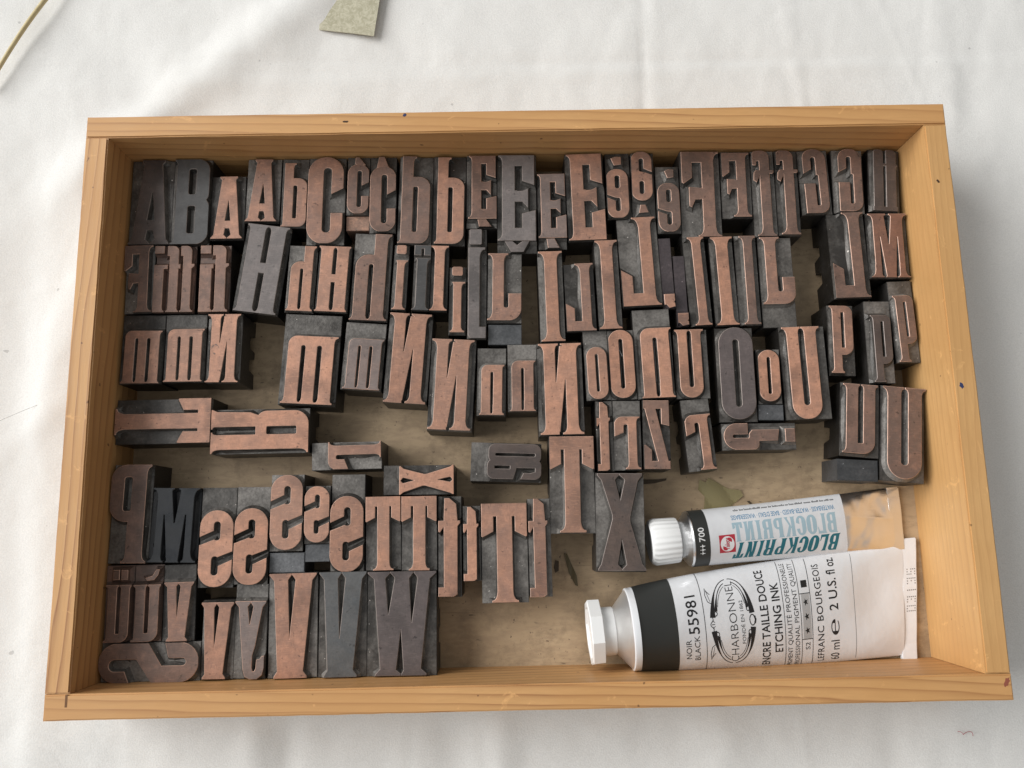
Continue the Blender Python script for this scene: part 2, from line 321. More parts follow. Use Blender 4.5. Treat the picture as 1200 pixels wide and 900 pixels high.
def g_um():
    return ([rr(.10, 0, .92, .95, 0, br=.34), stem(.1, .5, 0, .3, b=(.1, 0))], [rr(.42, .135, .60, 1.1, .05)], [stem(.10, .42, .75, 1, t=(.10, .06)), stem(.60, .92, .75, 1, t=(.06, .08))])
def g_p():
    return ([stem(.14, .48, 0, 1, b=(.12, .08), t=(.12, 0)), rr(.14, .27, 1, 1, 0, tr=.3, br=.4)], [rr(.49, .365, .66, .915, .05)], [])
def g_P(): 
    return ([stem(.12, .52, 0, 1, b=(.12, .10), t=(.12, 0)), rr(.12, .42, 1, 1, 0, tr=.36, br=.40)], [rr(.46, .52, .68, .88, .07)], [])
def g_Pm(): return flip(g_P())
def g_R():
    return ([stem(.10, .42, 0, 1, b=(.1, .05), t=(.10, 0)), rr(.12, .46, .96, 1, 0, tr=.32, br=.25), [(.62, .56), (.62, .06), (.60, 0), (1, 0), (1, .012), (.95, .06), (.93, .40), (.80, .56)]],
            [rr(.42, .565, .62, .88, .04), rr(.42, -.1, .62, .45, .03)], [stem(.1, .42, 0, .15, b=(.1, .06)), stem(.63, .93, 0, .15, b=(.06, .07))])
def g_Rm(): return flip(g_R())
def g_rm():
    return ([stem(.54, .86, 0, 1, b=(.12, .14), t=(0, .14)), rr(0, .66, .7, 1, 0, tl=.3), [(0, .62), (.06, .62), (.34, .70), (.34, .9), (0, .9)]], [rr(.34, .5, .54, .865, .09), [(-.1, .5), (.54, .5), (.54, .66), (.34, .70), (-.1, .615)]],
            [stem(.54, .86, 0, .3, b=(.12, .14)), R4(.54, .3, .86, .8)])
def g_S():                                   # mirrored: opens at upper left and lower right
    return ([rr(0, 0, 1, 1, .49)], [rr(.40, .60, .63, .86, .11), [(-.1, .52), (-.1, .635), (.42, .74), (.63, .72), (.63, .645), (.55, .63)],
            rr(.37, .14, .60, .40, .11), [(1.1, .48), (1.1, .365), (.58, .26), (.37, .28), (.37, .355), (.45, .37)]], [])
def g_T():
    return ([stem(.34, .67, 0, 1, b=(.12, .12)), R4(0, .87, 1, 1), [(0, .665), (.02, .66), (.25, .715), (.25, 1), (0, 1)], [(1, .665), (.98, .66), (.75, .715), (.75, 1), (1, 1)]], [], [])
def g_tm():
    return ([[(.26, .02), (.86, .02), (.88, .76), (.82, .94), (.50, 1), (.30, 1), (.26, .8)], rr(0, 0, .86, .085, 0, br=.3), [(0, .72), (.0, .765), (1, .765), (1, .745), (.86, .71), (.22, .71), (.05, .655), (.0, .66)]], [], [])
def g_V():
    return g_Y()
def g_Y():
    return ([[(0, 1), (0, .985), (.10, .93), (.19, .06), (.12, .012), (.12, 0), (.80, 0), (.80, .012), (.72, .06), (.90, .93), (1, .985), (1, 1)]], [[(.36, 1.1), (.36, .985), (.38, .95), (.425, .36), (.44, .36), (.56, .95), (.58, .985), (.58, 1.1)]],
            [[(.30, 1), (.46, 1), (.46, .988), (.385, .94), (.3, .9)], [(.65, 1), (.48, 1), (.48, .988), (.555, .94), (.65, .9)]])
def g_y():
    return ([[(0, 1), (0, .985), (.12, .93), (.33, .12), (.40, .03), (.55, 0), (.78, 0), (.94, .05), (1, .14), (1, .29), (.93, .285), (.86, .25), (.76, .24), (.745, .13), (.70, .09), (.63, .09), (.595, .14), (.60, .30), (.68, .42), (.88, .93), (1, .985), (1, 1)]],
            [[(.40, 1.1), (.40, .985), (.39, .93), (.47, .70), (.50, .70), (.60, .93), (.60, .985), (.60, 1.1)]],
            [[(.30, 1), (.49, 1), (.49, .988), (.40, .94), (.3, .9)], [(.70, 1), (.51, 1), (.51, .988), (.59, .94), (.70, .9)]])
def g_W():
    return ([[(0, 1), (0, .985), (.09, .93), (.19, .06), (.12, .012), (.12, 0), (.85, 0), (.85, .012), (.77, .06), (.90, .93), (1, .985), (1, 1)]],
            [[(.28, 1.1), (.28, .985), (.245, .93), (.29, .58), (.305, .58), (.395, .93), (.37, .985), (.37, 1.1)], [(.63, 1.1), (.63, .985), (.595, .93), (.63, .50), (.645, .50), (.73, .93), (.70, .985), (.70, 1.1)],
             [(.48, -.1), (.48, .012), (.41, .05), (.475, .44), (.487, .44), (.53, .05), (.50, .012), (.50, -.1)]],
            [[(.2, 1), (.315, 1), (.315, .988), (.25, .94), (.2, .9)], [(.45, 1), (.33, 1), (.33, .988), (.40, .94), (.45, .9)], [(.55, 1), (.655, 1), (.655, .988), (.60, .94), (.55, .9)], [(.8, 1), (.675, 1), (.675, .988), (.735, .94), (.8, .9)]])
def g_X():
    return ([[(0, 1), (0, .985), (.09, .93), (.31, .57), (.31, .52), (.06, .06), (0, .012), (0, 0), (1, 0), (1, .012), (.92, .06), (.68, .50), (.68, .55), (.86, .93), (.95, .985), (.95, 1)]],
            [[(.40, 1.1), (.40, .985), (.37, .93), (.47, .72), (.49, .72), (.59, .93), (.55, .985), (.55, 1.1)], [(.46, -.1), (.46, .012), (.40, .06), (.49, .31), (.51, .31), (.60, .06), (.55, .012), (.55, -.1)]],
            [[(.3, 1), (.46, 1), (.46, .988), (.38, .95), (.3, .9)], [(.64, 1), (.48, 1), (.48, .988), (.57, .95), (.64, .9)], [(.3, 0), (.49, 0), (.49, .012), (.41, .05), (.3, .08)], [(.66, 0), (.51, 0), (.51, .012), (.59, .05), (.66, .08)]])
def g_Zm():
    return ([R4(0, .89, 1, 1), R4(0, 0, 1, .105), [(0, 1), (.40, 1), (1, .0), (.62, .0)], [(.72, .66), (1, .635), (1, 1), (.72, 1)], [(0, .34), (.06, .34), (.28, .27), (.28, 0), (0, 0)]], [], [])
def g_9():
    return ([rr(0, 0, 1, 1, .47)], [rr(.37, .60, .64, .88, .12), rr(.37, .13, .64, .42, .12), [(-.1, .50), (-.1, .43), (.37, .345), (.5, .33), (.5, .42), (.37, .43)]], [])
def g_6(): return tuple([[(1-x, 1-y) for x, y in p] for p in part] for part in g_9())
def g_comma(): return ([[(0, .28), (0, 1), (1, 1), (1, .55), (.9, .45), (.72, .42), (.98, .35), (1, .12), (.45, 0), (.18, .28)]], [], [])
def g_ffm():
    return ([rr(.02, .03, .41, 1, 0, tl=.12, tr=.13), rr(.55, .03, .95, 1, 0, tl=.06, tr=.2), R4(.0, 0, 1, .06), [(.9, .72), (1, .735), (1, .76), (.9, .77)], [(.38, .74), (.56, .74), (.56, .77), (.38, .77)]], [], [])
def g_iff():
    return ([rr(.0, .90, .22, 1, .0), stem(.0, .22, 0, .71, b=(.0, .05), t=(0, .06)), stem(.38, .59, 0, .9, b=(.05, .04)), stem(.72, .92, 0, .9, b=(.04, .07)), rr(.32, .6, .59, 1, 0, tr=.14), rr(.66, .6, .92, 1, 0, tr=.14), [(.0, .665), (.0, .71), (.38, .71), (.38, .66)], [(.55, .665), (.55, .72), (1, .72), (1, .695), (.92, .66)]], [rr(.32, .5, .38, .86, 0), rr(.64, .5, .72, .86, .02)], [])
def g_fi():
    return ([rr(.0, .89, .34, 1, .0), stem(.0, .38, 0, .71, b=(.0, .06), t=(0, .08)), stem(.54, .88, 0, .9, b=(.06, .1)), rr(.44, .6, .88, 1, 0, tr=.2), [(.0, .665), (.0, .71), (.54, .71), (.54, .66)], [(.8, .665), (.8, .72), (1, .72), (1, .695), (.88, .66)]], [rr(.44, .5, .54, .86, 0)], [])
def g_arot():
    return ([rr(0, 0, 1, .56, .12), rr(.02, .46, .99, 1, .12)], [rr(.13, .64, .90, .755, .04), rr(.12, .27, .43, .39, .02), [(.46, -.1), (.54, .33), (.90, .33), (.90, .20), (.80, .16), (.68, .16), (.60, -.1)]], [])
def g_qrot():
    return ([rr(0, 0, .43, 1, 0, tl=.30, bl=.36), rr(.2, 0, .63, .42, 0, br=.2), [(.44, .36), (.47, .62), (.52, .74), (1, .74), (.97, .34), (.62, .34), (.62, .2)]], [rr(.15, .42, .47, .60, .06)], [])
def g_Srot():
    return ([rr(0, 0, 1, 1, .2)], [rr(.10, .28, .32, .60, .07), [(.32, -.1), (.26, .29), (.26, .60), (.38, .60), (.56, -.1)], rr(.66, .41, .88, .62, .05), [(.47, 1.1), (.63, .41), (.74, .41), (.74, .62), (.70, .64), (.66, 1.1)]], [])
def g_L(): return ([stem(.12, .46, 0, 1, b=(.12, 0), t=(.12, .12)), R4(.2, 0, 1, .13), [(.78, 0), (1, 0), (1, .34), (.95, .34)]], [], [])
def g_K():
    return ([stem(.08, .38, 0, 1, b=(.08, .06), t=(.08, .06)), [(.34, .40), (.70, .93), (.62, 1), (.98, 1), (.92, .95), (.60, .56), (.92, .05), (1, 0), (.58, 0), (.63, .05), (.44, .42)]], [], [])
def g_para(): return ([[(0, 1), (.62, 1), (1, 0), (.1, 0)]], [], [])
def g_caron(): return ([[(0, 1), (.30, 1), (.5, .62), (.72, 1), (1, 1), (.76, 0), (.26, 0)]], [], [])
def g_wedge(): return ([[(.0, .15), (.05, 1), (.35, 1), (1, 0), (.25, 0)]], [], [])
def g_wedge2(): return ([[(.15, .0), (.3, 1), (.65, 1), (.95, 0)]], [], [])
def g_dot(): return ([[(.0, .8), (.5, 1), (1, .95), (1, .1), (.3, 0)]], [], [])
def g_dot2(): return ([[(.2, 1), (.7, 1), (1, .1), (0, 0)]], [], [])
def g_acute(): return ([[(.8, 1), (1, 1), (.9, .5), (.6, .05), (.1, 0), (0, .2), (.5, .4)]], [], [])
def g_rect(): return ([R4(0, 0, 1, 1)], [], [])

def glyph_tris(name, rot, x0, y0, x1, y1):
    """triangulated union (minus counters) of a letter filling the box; returns 2-D verts and tris"""
    wd, ht = x1-x0, y1-y0
    A_[0] = (ht/wd) if rot else (wd/ht)
    pos, neg, pos2 = globals()['g_'+name]()
    def tf(p):
        q = []
        for x, y in p:
            if rot == -90: x, y = y, 1-x
            elif rot == 90: x, y = 1-y, x
            q.append((x0+x*wd, y0+y*ht))
        a = sum(q[i][0]*q[(i+1) % len(q)][1]-q[(i+1) % len(q)][0]*q[i][1] for i in range(len(q)))
        return q if a > 0 else q[::-1]
    polys = [tf(p) for p in list(pos)+list(neg)+list(pos2)]
    np_, nn = len(pos), len(pos)+len(neg)
    V, F = [], []
    for p in polys:
        F.append(list(range(len(V), len(V)+len(p)))); V += [Vector(v) for v in p]
    ov, oe, of, _, _, ff = delaunay_2d_cdt(V, [], F, 1, 1e-4)
    keep = []
    for t, ids in zip(of, ff):
        if any(i >= nn for i in ids) or (any(i < np_ for i in ids) and not any(np_ <= i < nn for i in ids)): keep.append(tuple(t))
    return [tuple(v) for v in ov], keep

def raised(name, parts, zt, zb, bounds, mats, parent):
    """letter standing proud of its block: flat worn face, bright bevel, sloping flanks down to the shoulder"""
    V, F, MI = [], [], []
    bx, by = bounds
    cl = lambda x, y: (max(-bx, min(bx, x)), max(-by, min(by, y)))
    for vs_, tris in parts:
        cnt = {}
        for t in tris:
            for k in range(len(t)):
                e = (t[k], t[(k+1) % len(t)]); cnt[e] = 1
        bd = [e for e in cnt if (e[1], e[0]) not in cnt]
        nr, conc, into = {}, {}, {}
        for a, b in bd:
            d = Vector((vs_[b][0]-vs_[a][0], vs_[b][1]-vs_[a][1]))
            if d.length < 1e-7: continue
            d.normalize(); n = Vector((d.y, -d.x))
            nr.setdefault(a, []).append(n); nr.setdefault(b, []).append(n)
        for a, b in bd: into[b] = a
        for a, b in bd:
            p = into.get(a)
            if p is not None:
                d0 = Vector((vs_[a][0]-vs_[p][0], vs_[a][1]-vs_[p][1])); d1 = Vector((vs_[b][0]-vs_[a][0], vs_[b][1]-vs_[a][1]))
                conc[a] = d0.x*d1.y-d0.y*d1.x < -0.02*d0.length*d1.length
        off = {}
        for i, ns in nr.items():
            s_ = Vector((0, 0))
            for n in ns: s_ += n
            if s_.length < 1e-4: s_ = ns[0].copy()
            s_.normalize(); k = 1/max(0.5, s_.dot(ns[0])); off[i] = s_*min(k, 1.6)
        base = len(V)
        used = sorted({i for t in tris for i in t}); mp_ = {u: base+k for k, u in enumerate(used)}
        for u in used: V.append((*cl(*vs_[u]), zt+random.uniform(-0.01, 0.01)*0))
        for t in tris: F.append([mp_[i] for i in t]); MI.append(0)
        r1, r2, r3 = {}, {}, {}
        for i, o in off.items():
            x, y = vs_[i]; q3 = 1.9 if len(nr[i]) < 2 or o.length > 0.999 and not conc.get(i) else 1.1
            r1[i] = len(V); V.append((*cl(x+o.x*0.2, y+o.y*0.2), zt-0.22))
            r2[i] = len(V); V.append((*cl(x+o.x*0.55, y+o.y*0.55), zt-1.7))
            r3[i] = len(V); V.append((*cl(x+o.x*q3, y+o.y*q3), zb-0.12))
        for a, b in bd:
            if a not in r1 or b not in r1: continue
            F.append([mp_[a], r1[a], r1[b], mp_[b]]); MI.append(1)
            F.append([r1[a], r2[a], r2[b], r1[b]]); MI.append(2)
            F.append([r2[a], r3[a], r3[b], r2[b]]); MI.append(2)
    return mesh(name, V, F, mats, parent, MI)

# ------------------------------------------------------------------ type blocks
def body_bm(wd, ht, top, notch):
    """metal body with the arched hollows cast into its foot, as seen from the side"""
    bm = bmesh.new(); y0, y1 = -ht/2, ht/2; pts = [(y0, 0)]
    if notch:
        n = 2 if ht > 30 else 1
        for k in range(n):
            c = y0+ht*(k+1)/(n+1) if n > 1 else 0.0
            pts += [(c-4.4, 0), (c-3.0, 8.0), (c+3.0, 8.0), (c+4.4, 0)]
    pts += [(y1, 0), (y1, top), (y0, top)]
    poly_prism(bm, pts, -wd/2, wd/2)
    ed = [e for e in bm.edges if all(v.co.z > top-0.01 for v in e.verts)]
    bmesh.ops.bevel(bm, geom=ed, offset=0.22, segments=2, affect='EDGES')
    return bm
FACEH, SHH = 24.8, 21.6
def B(glyph, rot, cx, cy, wd, ht, ang, lb, tone, acc, label):
    top = SHH+random.uniform(-0.15, 0.15)
    if not glyph:
        bm = body_bm(wd, ht, top-0.3, False)
        o = bm_obj('spacer_block', bm, [BLANKS[tone], LEADEDGE])
        for p in o.data.polygons:
            if 0.15 < p.normal.z < 0.97 and p.center.z > 0.015: p.material_index = 1
        o.location = (cx*S, cy*S, (FLOOR+0.02)*S); o.rotation_euler = (0, 0, ang)
        tag(o, label, 'spacer', 'blank spacers among the type'); return o
    root = empty('type_block', (cx, cy, FLOOR+0.25), ang, label, 'type block', 'letterpress type blocks in the tray')
    root.rotation_euler = (random.gauss(0, 0.006), random.gauss(0, 0.007), ang)
    bt = BLANKS['blankp'] if tone == 'blankp' else BLANKS['blankk'] if tone == 'k' else TONES['dm'] if tone == 'mp' else LEAD
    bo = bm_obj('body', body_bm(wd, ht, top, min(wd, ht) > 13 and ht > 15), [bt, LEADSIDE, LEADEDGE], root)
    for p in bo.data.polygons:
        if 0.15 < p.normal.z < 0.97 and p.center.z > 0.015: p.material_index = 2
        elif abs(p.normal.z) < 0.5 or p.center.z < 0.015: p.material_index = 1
    tt = 'cm' if tone == 'blankp' else 'm' if tone == 'mp' else tone
    em = EDGE['c'] if tt in ('c', 'cm', 'm', 'mr', 'mg', 'dm') else EDGE['k'] if tt == 'k' else EDGE['d']
    mats = [TONES[tt], em, bt]
    zt = FACEH+random.uniform(-0.08, 0.08)
    bounds = (wd/2-0.05, ht/2-0.05)
    raised('raised_letter', [glyph_tris(glyph, rot, *lb)], zt, top, bounds, mats, root)
    for shape, u0, v0, u1, v1 in acc:
        u0, u1 = max(u0, -wd/2), min(u1, wd/2); v0, v1 = max(v0, -ht/2), min(v1, ht/2)
        raised('accent_mark', [glyph_tris(shape, 0, u0, v0, u1, v1)], zt-0.05, top, bounds, mats, root)
    if 'inky smudge' in label:
        ring = [(-3.6+1.9*math.cos(a), -1.0+2.4*math.sin(a)) for a in [2*math.pi*i/22 for i in range(18)]]
        v_, f_ = [], []
        for k, (x, y) in enumerate(ring):
            q = 0.30+0.22*math.sin(k*1.7); v_ += [(x*(1-q*.12)-.0, y-q, zt+0.03), (x, y+q, zt+0.03)]
        f_ = [(2*i, 2*i+1, 2*i+3, 2*i+2) for i in range(len(ring)-1)]
        mesh('ink_smudge', v_, f_, plain('grey_ink_smudge', (0.17, 0.115, 0.09), 0.5), root)
    return root
# ------------------------------------------------------------------ tablecloth
def fold(x, y, ax, ay, bx, by, wid, amp, soft=60.0):
    """a soft ridge along a line on the cloth"""
    dx, dy = bx-ax, by-ay; L = math.hypot(dx, dy); t = ((x-ax)*dx+(y-ay)*dy)/L; d = ((x-ax)*dy-(y-ay)*dx)/L
    e = 1.0
    if t < 0: e = math.exp(-(t/soft)**2)
    elif t > L: e = math.exp(-((t-L)/soft)**2)
    return amp*e*math.exp(-(d/wid)**2)
FOLDS = [(-225, 160, -120, 250, 16, 5.0), (-260, 235, -190, 165, 20, -2.5), (-245, 60, -225, 130, 14, 3.0), (79, 260, 75, 160, 3.0, -0.45), (86, 260, 82, 160, 5, 0.4), (-60, 250, -70, 160, 14, -1.0),
         (160, 270, 168, 165, 3.0, 0.45), (250, 260, 262, 150, 9, 0.8), (285, 250, 270, 180, 7, -0.7), (-280, 120, -270, -120, 18, -2.0), (-262, 30, -255, -160, 10, 1.5),
         (-140, -150, -150, -330, 9, 1.8), (-122, -150, -128, -330, 7, -1.8), (-40, -150, -34, -330, 10, -1.6), (-15, -150, -10, -330, 8, 1.7), (95, -150, 110, -330, 12, 1.4), (190, -150, 185, -330, 9, -1.2),
         (250, 60, 330, 110, 14, 1.5), (260, -60, 330, -80, 16, -1.5), (-400, 190, 400, 205, 5, 0.5), (20, 205, 330, 208, 4, -0.4), (-310, -40, -245, 10, 9, 1.2),
         (78, 260, 74.5, 160, 1.3, -0.35), (167, 270, 170, 160, 1.4, 0.4), (-330, 207, -60, 209, 1.5, -0.3), (40, 206, 330, 204, 1.5, -0.35), (215, 262, 240, 175, 1.6, 0.35), (252, 262, 238, 190, 1.6, -0.3), (-205, -150, -214, -300, 1.6, 0.35), (-60, -150, -64, -300, 1.6, -0.3), (140, -150, 148, -300, 1.5, 0.35), (-310, 60, -230, 82, 1.6, 0.3), (240, 20, 330, 8, 1.6, -0.3)]
nx, ny, X0, X1, Y0, Y1 = 520, 440, -640.0, 640.0, -560.0, 520.0
vv, ff_ = [], []
for j in range(ny+1):
    y = Y0+(Y1-Y0)*j/ny
    for i in range(nx+1):
        x = X0+(X1-X0)*i/nx
        h = sum(fold(x, y, *f) for f in FOLDS)
        h += 1.6*noise.noise(Vector((x/70, y/55, 0.3)))+0.8*noise.noise(Vector((x/24, y/30, 4.1)))+0.3*noise.noise(Vector((x/9, y/11, 2.1)))
        k = max(0.0, min(1.0, max((abs(x)-224)/26, (abs(y)-150)/22))); k = k*k*(3-2*k)
        vv.append((x, y, -0.5+k*(h-0.2 if h > 0 else h*0.8)))
for j in range(ny):
    for i in range(nx):
        a = j*(nx+1)+i; ff_.append((a, a+1, a+nx+2, a+nx+1))
cl = mesh('tablecloth', vv, ff_, CLOTH, smooth=True)
tag(cl, 'white cotton tablecloth with soft folds under the wooden tray', 'tablecloth', kind='structure')

# ------------------------------------------------------------------ wooden tray
W, D, T = 440.0, 292.81, 11.44
tray = empty('wooden_tray', (0, 0, 0), 0, 'shallow honey coloured pine tray full of printing type on white cloth', 'tray')
def wall(name, length, x, y, rz, mat):
    bm = bmesh.new(); n = 110; h = Z0
    # long board with slightly wavering rim edges
    rows = []
    for i in range(n+1):
        u = -length/2+length*i/n; q = 0.25*noise.noise(Vector((u/30, x/50, y/40)))+0.12*noise.noise(Vector((u/7, x/50, y/40)))
        rows.append([bm.verts.new((u, -T/2, 0.2)), bm.verts.new((u, -T/2+q, h)), bm.verts.new((u, T/2+q*0.6, h)), bm.verts.new((u, T/2, 0.2))])
    for a, b in zip(rows, rows[1:]):
        for k in range(4): bm.faces.new((a[k], b[k], b[(k+1) % 4], a[(k+1) % 4]))
    bm.faces.new(rows[0][::-1]); bm.faces.new(rows[-1])
    bmesh.ops.recalc_face_normals(bm, faces=bm.faces[:])
    ed = [e for e in bm.edges if all(v.co.z > h-0.5 for v in e.verts) and len(e.link_faces) == 2 and e.calc_face_angle(0) > 0.5]
    bmesh.ops.bevel(bm, geom=ed, offset=0.7, segments=2, affect='EDGES')
    o = bm_obj(name, bm, mat, tray); o.location = (x*S, y*S, 0); o.rotation_euler = (0, 0, rz); return o
wall('long_wall', W, 0, D/2-T/2, 0, WOOD)
wall('long_wall', W, 0, -D/2+T/2, 0, WOOD)
wall('short_wall', D-2*T-0.3, -W/2+T/2, 0, math.pi/2, WOOD)
wall('short_wall', D-2*T-0.3, W/2-T/2, 0, math.pi/2, WOODF)
bm = bmesh.new(); box(bm, -W/2+T-0.05, -D/2+T-0.05, FLOOR-3.2, W/2-T+0.05, D/2-T+0.05, FLOOR)
bm_obj('base_board', bm, BOARD, tray)
# specks of old paint and a dowel slot on the rim
def blob(name, x, y, z, rx, ry, rz, mat, parent, th=0.05, n=14, seed=1):
    rnd = random.Random(seed); pts = []
    for i in range(n):
        a = 2*math.pi*i/n; q = 1+rnd.uniform(-.28, .28); px, py = rx*q*math.cos(a), ry*q*math.sin(a)
        pts.append((x+px*math.cos(rz)-py*math.sin(rz), y+px*math.sin(rz)+py*math.cos(rz)))
    v = [(*p, z) for p in pts]+[(*p, z+th) for p in pts]+[(x, y, z+th*1.6)]
    f = [(i, (i+1) % n, n+(i+1) % n, n+i) for i in range(n)]+[(n+i, n+(i+1) % n, 2*n) for i in range(n)]
    return mesh(name, v, f, mat, parent, smooth=False)
BLUEP = plain('dried_blue_ink', (0.03, 0.04, 0.11), 0.4); REDP = plain('dried_red_ink', (0.26, 0.075, 0.045), 0.6); DARKW = plain('dark_wood_hole', (0.05, 0.025, 0.012), 0.8)
RZ = Z0+0.02
blob('ink_spot', 212.3, -1.0, RZ, 1.0, 1.4, 0.3, BLUEP, tray, seed=3)
blob('ink_spot', -57.8, 144.6, RZ, 0.9, 0.8, 0, BLUEP, tray, seed=5)
blob('ink_spot', 217.4, -138.5, RZ, 1.0, 2.4, -0.5, REDP, tray, 0.03, seed=8)
blob('nail_hole', 212.4, 104.0, RZ, 0.6, 1.1, 0.5, DARKW, tray, seed=9)
blob('nail_hole', -88.0, 141.5, RZ, 1.6, 0.5, 0.1, DARKW, tray, 0.03, seed=10)
bm = bmesh.new(); box(bm, -210.4, -140.6, Z0-0.4, -209.3, -135.2, Z0+0.04); bm_obj('dowel_slot', bm, plain('slot_shadow', (0.16, 0.075, 0.03), 0.8), tray)

# ------------------------------------------------------------------ scraps in the tray and on the cloth
TAPE = plain('olive_tape', (0.37, 0.315, 0.155), 0.22)
TAPE.node_tree.nodes['Principled BSDF'].inputs['Alpha'].default_value = 0.6
def sheet(name, outline, z, th, mat, label, cat, curl=None, n=1):
    """thin piece of material with real thickness, gently curled"""
    V = [Vector(p) for p in outline]; area2 = sum(V[i].x*V[(i+1) % len(V)].y-V[(i+1) % len(V)].x*V[i].y for i in range(len(V)))
    if area2 < 0: outline = outline[::-1]
    bm = bmesh.new(); vs_ = [bm.verts.new((x, y, 0)) for x, y in outline]; bm.faces.new(vs_)
    lo = [min(p[k] for p in outline) for k in (0, 1)]; hi = [max(p[k] for p in outline) for k in (0, 1)]
    for k in (0, 1):
        st = max((hi[k]-lo[k])/14, 0.5); q = lo[k]+st
        while q < hi[k]-0.01:
            no = (1, 0, 0) if k == 0 else (0, 1, 0)
            bmesh.ops.bisect_plane(bm, geom=bm.verts[:]+bm.edges[:]+bm.faces[:], plane_co=(q, q, 0), plane_no=no); q += st
    for v in bm.verts: v.co.z = z+(curl(v.co.x, v.co.y) if curl else 0)
    r = bmesh.ops.extrude_face_region(bm, geom=bm.faces[:])
    for e in r['geom']:
        if isinstance(e, bmesh.types.BMVert): e.co.z += th
    return tag(bm_obj(name, bm, mat, smooth=False), label, cat)
sheet('tape_scrap', [(93.8, -41.5), (97.0, -43.0), (98.6, -40.6), (104, -43.5), (109, -46.6), (115.5, -47.6), (116.6, -50.5), (112, -54.3), (107, -57.5), (95, -58.5), (96.3, -50.5), (93.0, -47.0)], FLOOR+0.05, 0.25, TAPE,
      'crumpled olive green scrap of tape on the bare tray floor', 'tape', lambda x, y: 1.1*abs(math.sin((x+y*0.6)/4.2))*0.9)
CHIP = plain('dark_wood_splinter', (0.07, 0.048, 0.028), 0.7)
OLIVE = plain('olive_splinter', (0.115, 0.088, 0.04), 0.5)
sheet('splinter', [(20.4, -78.5), (22.0, -78.8), (26.6, -90.0), (27.2, -95.5), (25.8, -95.0), (22.6, -88.6)], FLOOR+0.05, 0.7, OLIVE, 'olive splinter leaning toward the cap of the large tube', 'splinter', lambda x, y: 0.4*math.sin(x))
sheet('splinter', [(11.0, -58.0), (13.5, -57.3), (15.8, -60.8), (14.0, -62.0), (11.6, -61.0)], FLOOR+0.05, 0.4, CHIP, 'dark chip on the tray floor right of the last small t block', 'wood chip')
sheet('splinter', [(15.8, -82.0), (17.6, -82.6), (17.4, -87.5), (15.6, -88.6), (15.0, -86.0)], FLOOR+0.05, 0.35, CHIP, 'narrow brown chip left of the olive splinter', 'wood chip')
sheet('splinter', [(61.0, -40.6), (66, -40.9), (72, -41.0), (76.5, -40.4), (76.2, -41.6), (70, -43.0), (64, -43.4), (61.5, -42.6)], FLOOR+0.05, 0.4, CHIP, 'dark splinter lying right of the tall brown X block', 'wood chip')
sheet('splinter', [(118.6, -53.3), (120.0, -53.2), (123.2, -57.0), (122.0, -57.1)], FLOOR+0.05, 0.35, CHIP, 'tiny dark splinter right of the olive tape scrap', 'wood chip')
sheet('splinter', [(54.2, -76.6), (60.5, -76.0), (60.8, -77.0), (54.0, -77.5)], FLOOR+0.05, 0.3, CHIP, 'thin dark splinter between the caps of the two tubes', 'wood chip')
pm = M('speckled_paper'); v_ = pm.coords((1, 1, 1), False); n1 = pm.noise(v_, 320, 4, 0.6, 1.5)
pm.set(Base_Color=pm.mix(pm.ramp(n1, [(0.38, 0.0), (0.62, 1.0)]), (0.36, 0.34, 0.24), (0.50, 0.475, 0.36)), Roughness=0.8)
sheet('paper_scrap', [(-113.2, 262), (-76.5, 262), (-79.5, 244), (-82.6, 222.6), (-98, 225.4), (-115.3, 228.2), (-114.4, 240)], 0.7, 0.22, pm.m, 'speckled khaki paper scrap on the cloth above the tray', 'paper', lambda x, y: 1.0+0.9*math.sin((x+100)/16)+0.02*(y-225))
def tube_path(name, pts, r, mat, parent=None, res=8, rfun=None):
    cu = bpy.data.curves.new(name, 'CURVE'); cu.dimensions = '3D'; cu.bevel_depth = r*S; cu.bevel_resolution = 3; cu.use_fill_caps = True
    sp = cu.splines.new('POLY'); sp.points.add(len(pts)-1)
    for i, p in enumerate(pts): sp.points[i].co = (p[0]*S, p[1]*S, p[2]*S, 1); sp.points[i].radius = rfun(i/(len(pts)-1)) if rfun else 1
    t = bpy.data.objects.new('tmp', cu); C.objects.link(t); bpy.context.view_layer.update()
    me = bpy.data.meshes.new_from_object(t); bpy.data.objects.remove(t); me.name = name; me.materials.clear(); me.materials.append(mat)
    me.polygons.foreach_set('use_smooth', [True]*len(me.polygons))
    o = bpy.data.objects.new(name, me); C.objects.link(o); o.parent = parent; return o
sm = M('dry_straw'); v_ = sm.coords((1, 1, 1), False); n1 = sm.noise(v_, 300, 3)
sm.set(Base_Color=sm.mix(n1, (0.40, 0.31, 0.14), (0.62, 0.53, 0.31)), Roughness=0.5)
st_ = [(-306+t*46-4*math.sin(t*2.2), 192+t*76, 4.2+1.2*math.sin(t*3)) for t in [i/24 for i in range(25)]]
tag(tube_path('straw', st_, 1.25, sm.m, rfun=lambda t: 0.9+0.25*t), 'thin yellow straw crossing the top left corner of the cloth', 'straw')
HAIR = plain('dark_hair', (0.10, 0.085, 0.075), 0.5)
tag(tube_path('hair', [(-302+6*math.sin(t*3)+t*42, -12+t*32-12*t*t, 2.2+1.0*math.sin(t*5)) for t in [i/30 for i in range(31)]], 0.07, HAIR), 'fine dark hair on the cloth left of the tray', 'hair')
RED = plain('red_fibre', (0.42, 0.08, 0.10), 0.7)
tag(tube_path('thread', [(219.5+t*7+1.6*math.sin(t*9)*t, -172.0-2.2*t+1.7*math.cos(t*8)*t, 1.9+0.5*math.sin(t*6)) for t in [i/40 for i in range(41)]], 0.13, RED), 'tiny curled red thread on the cloth below the tray', 'thread')
FIB = plain('white_fibre', (0.7, 0.7, 0.7), 0.6)
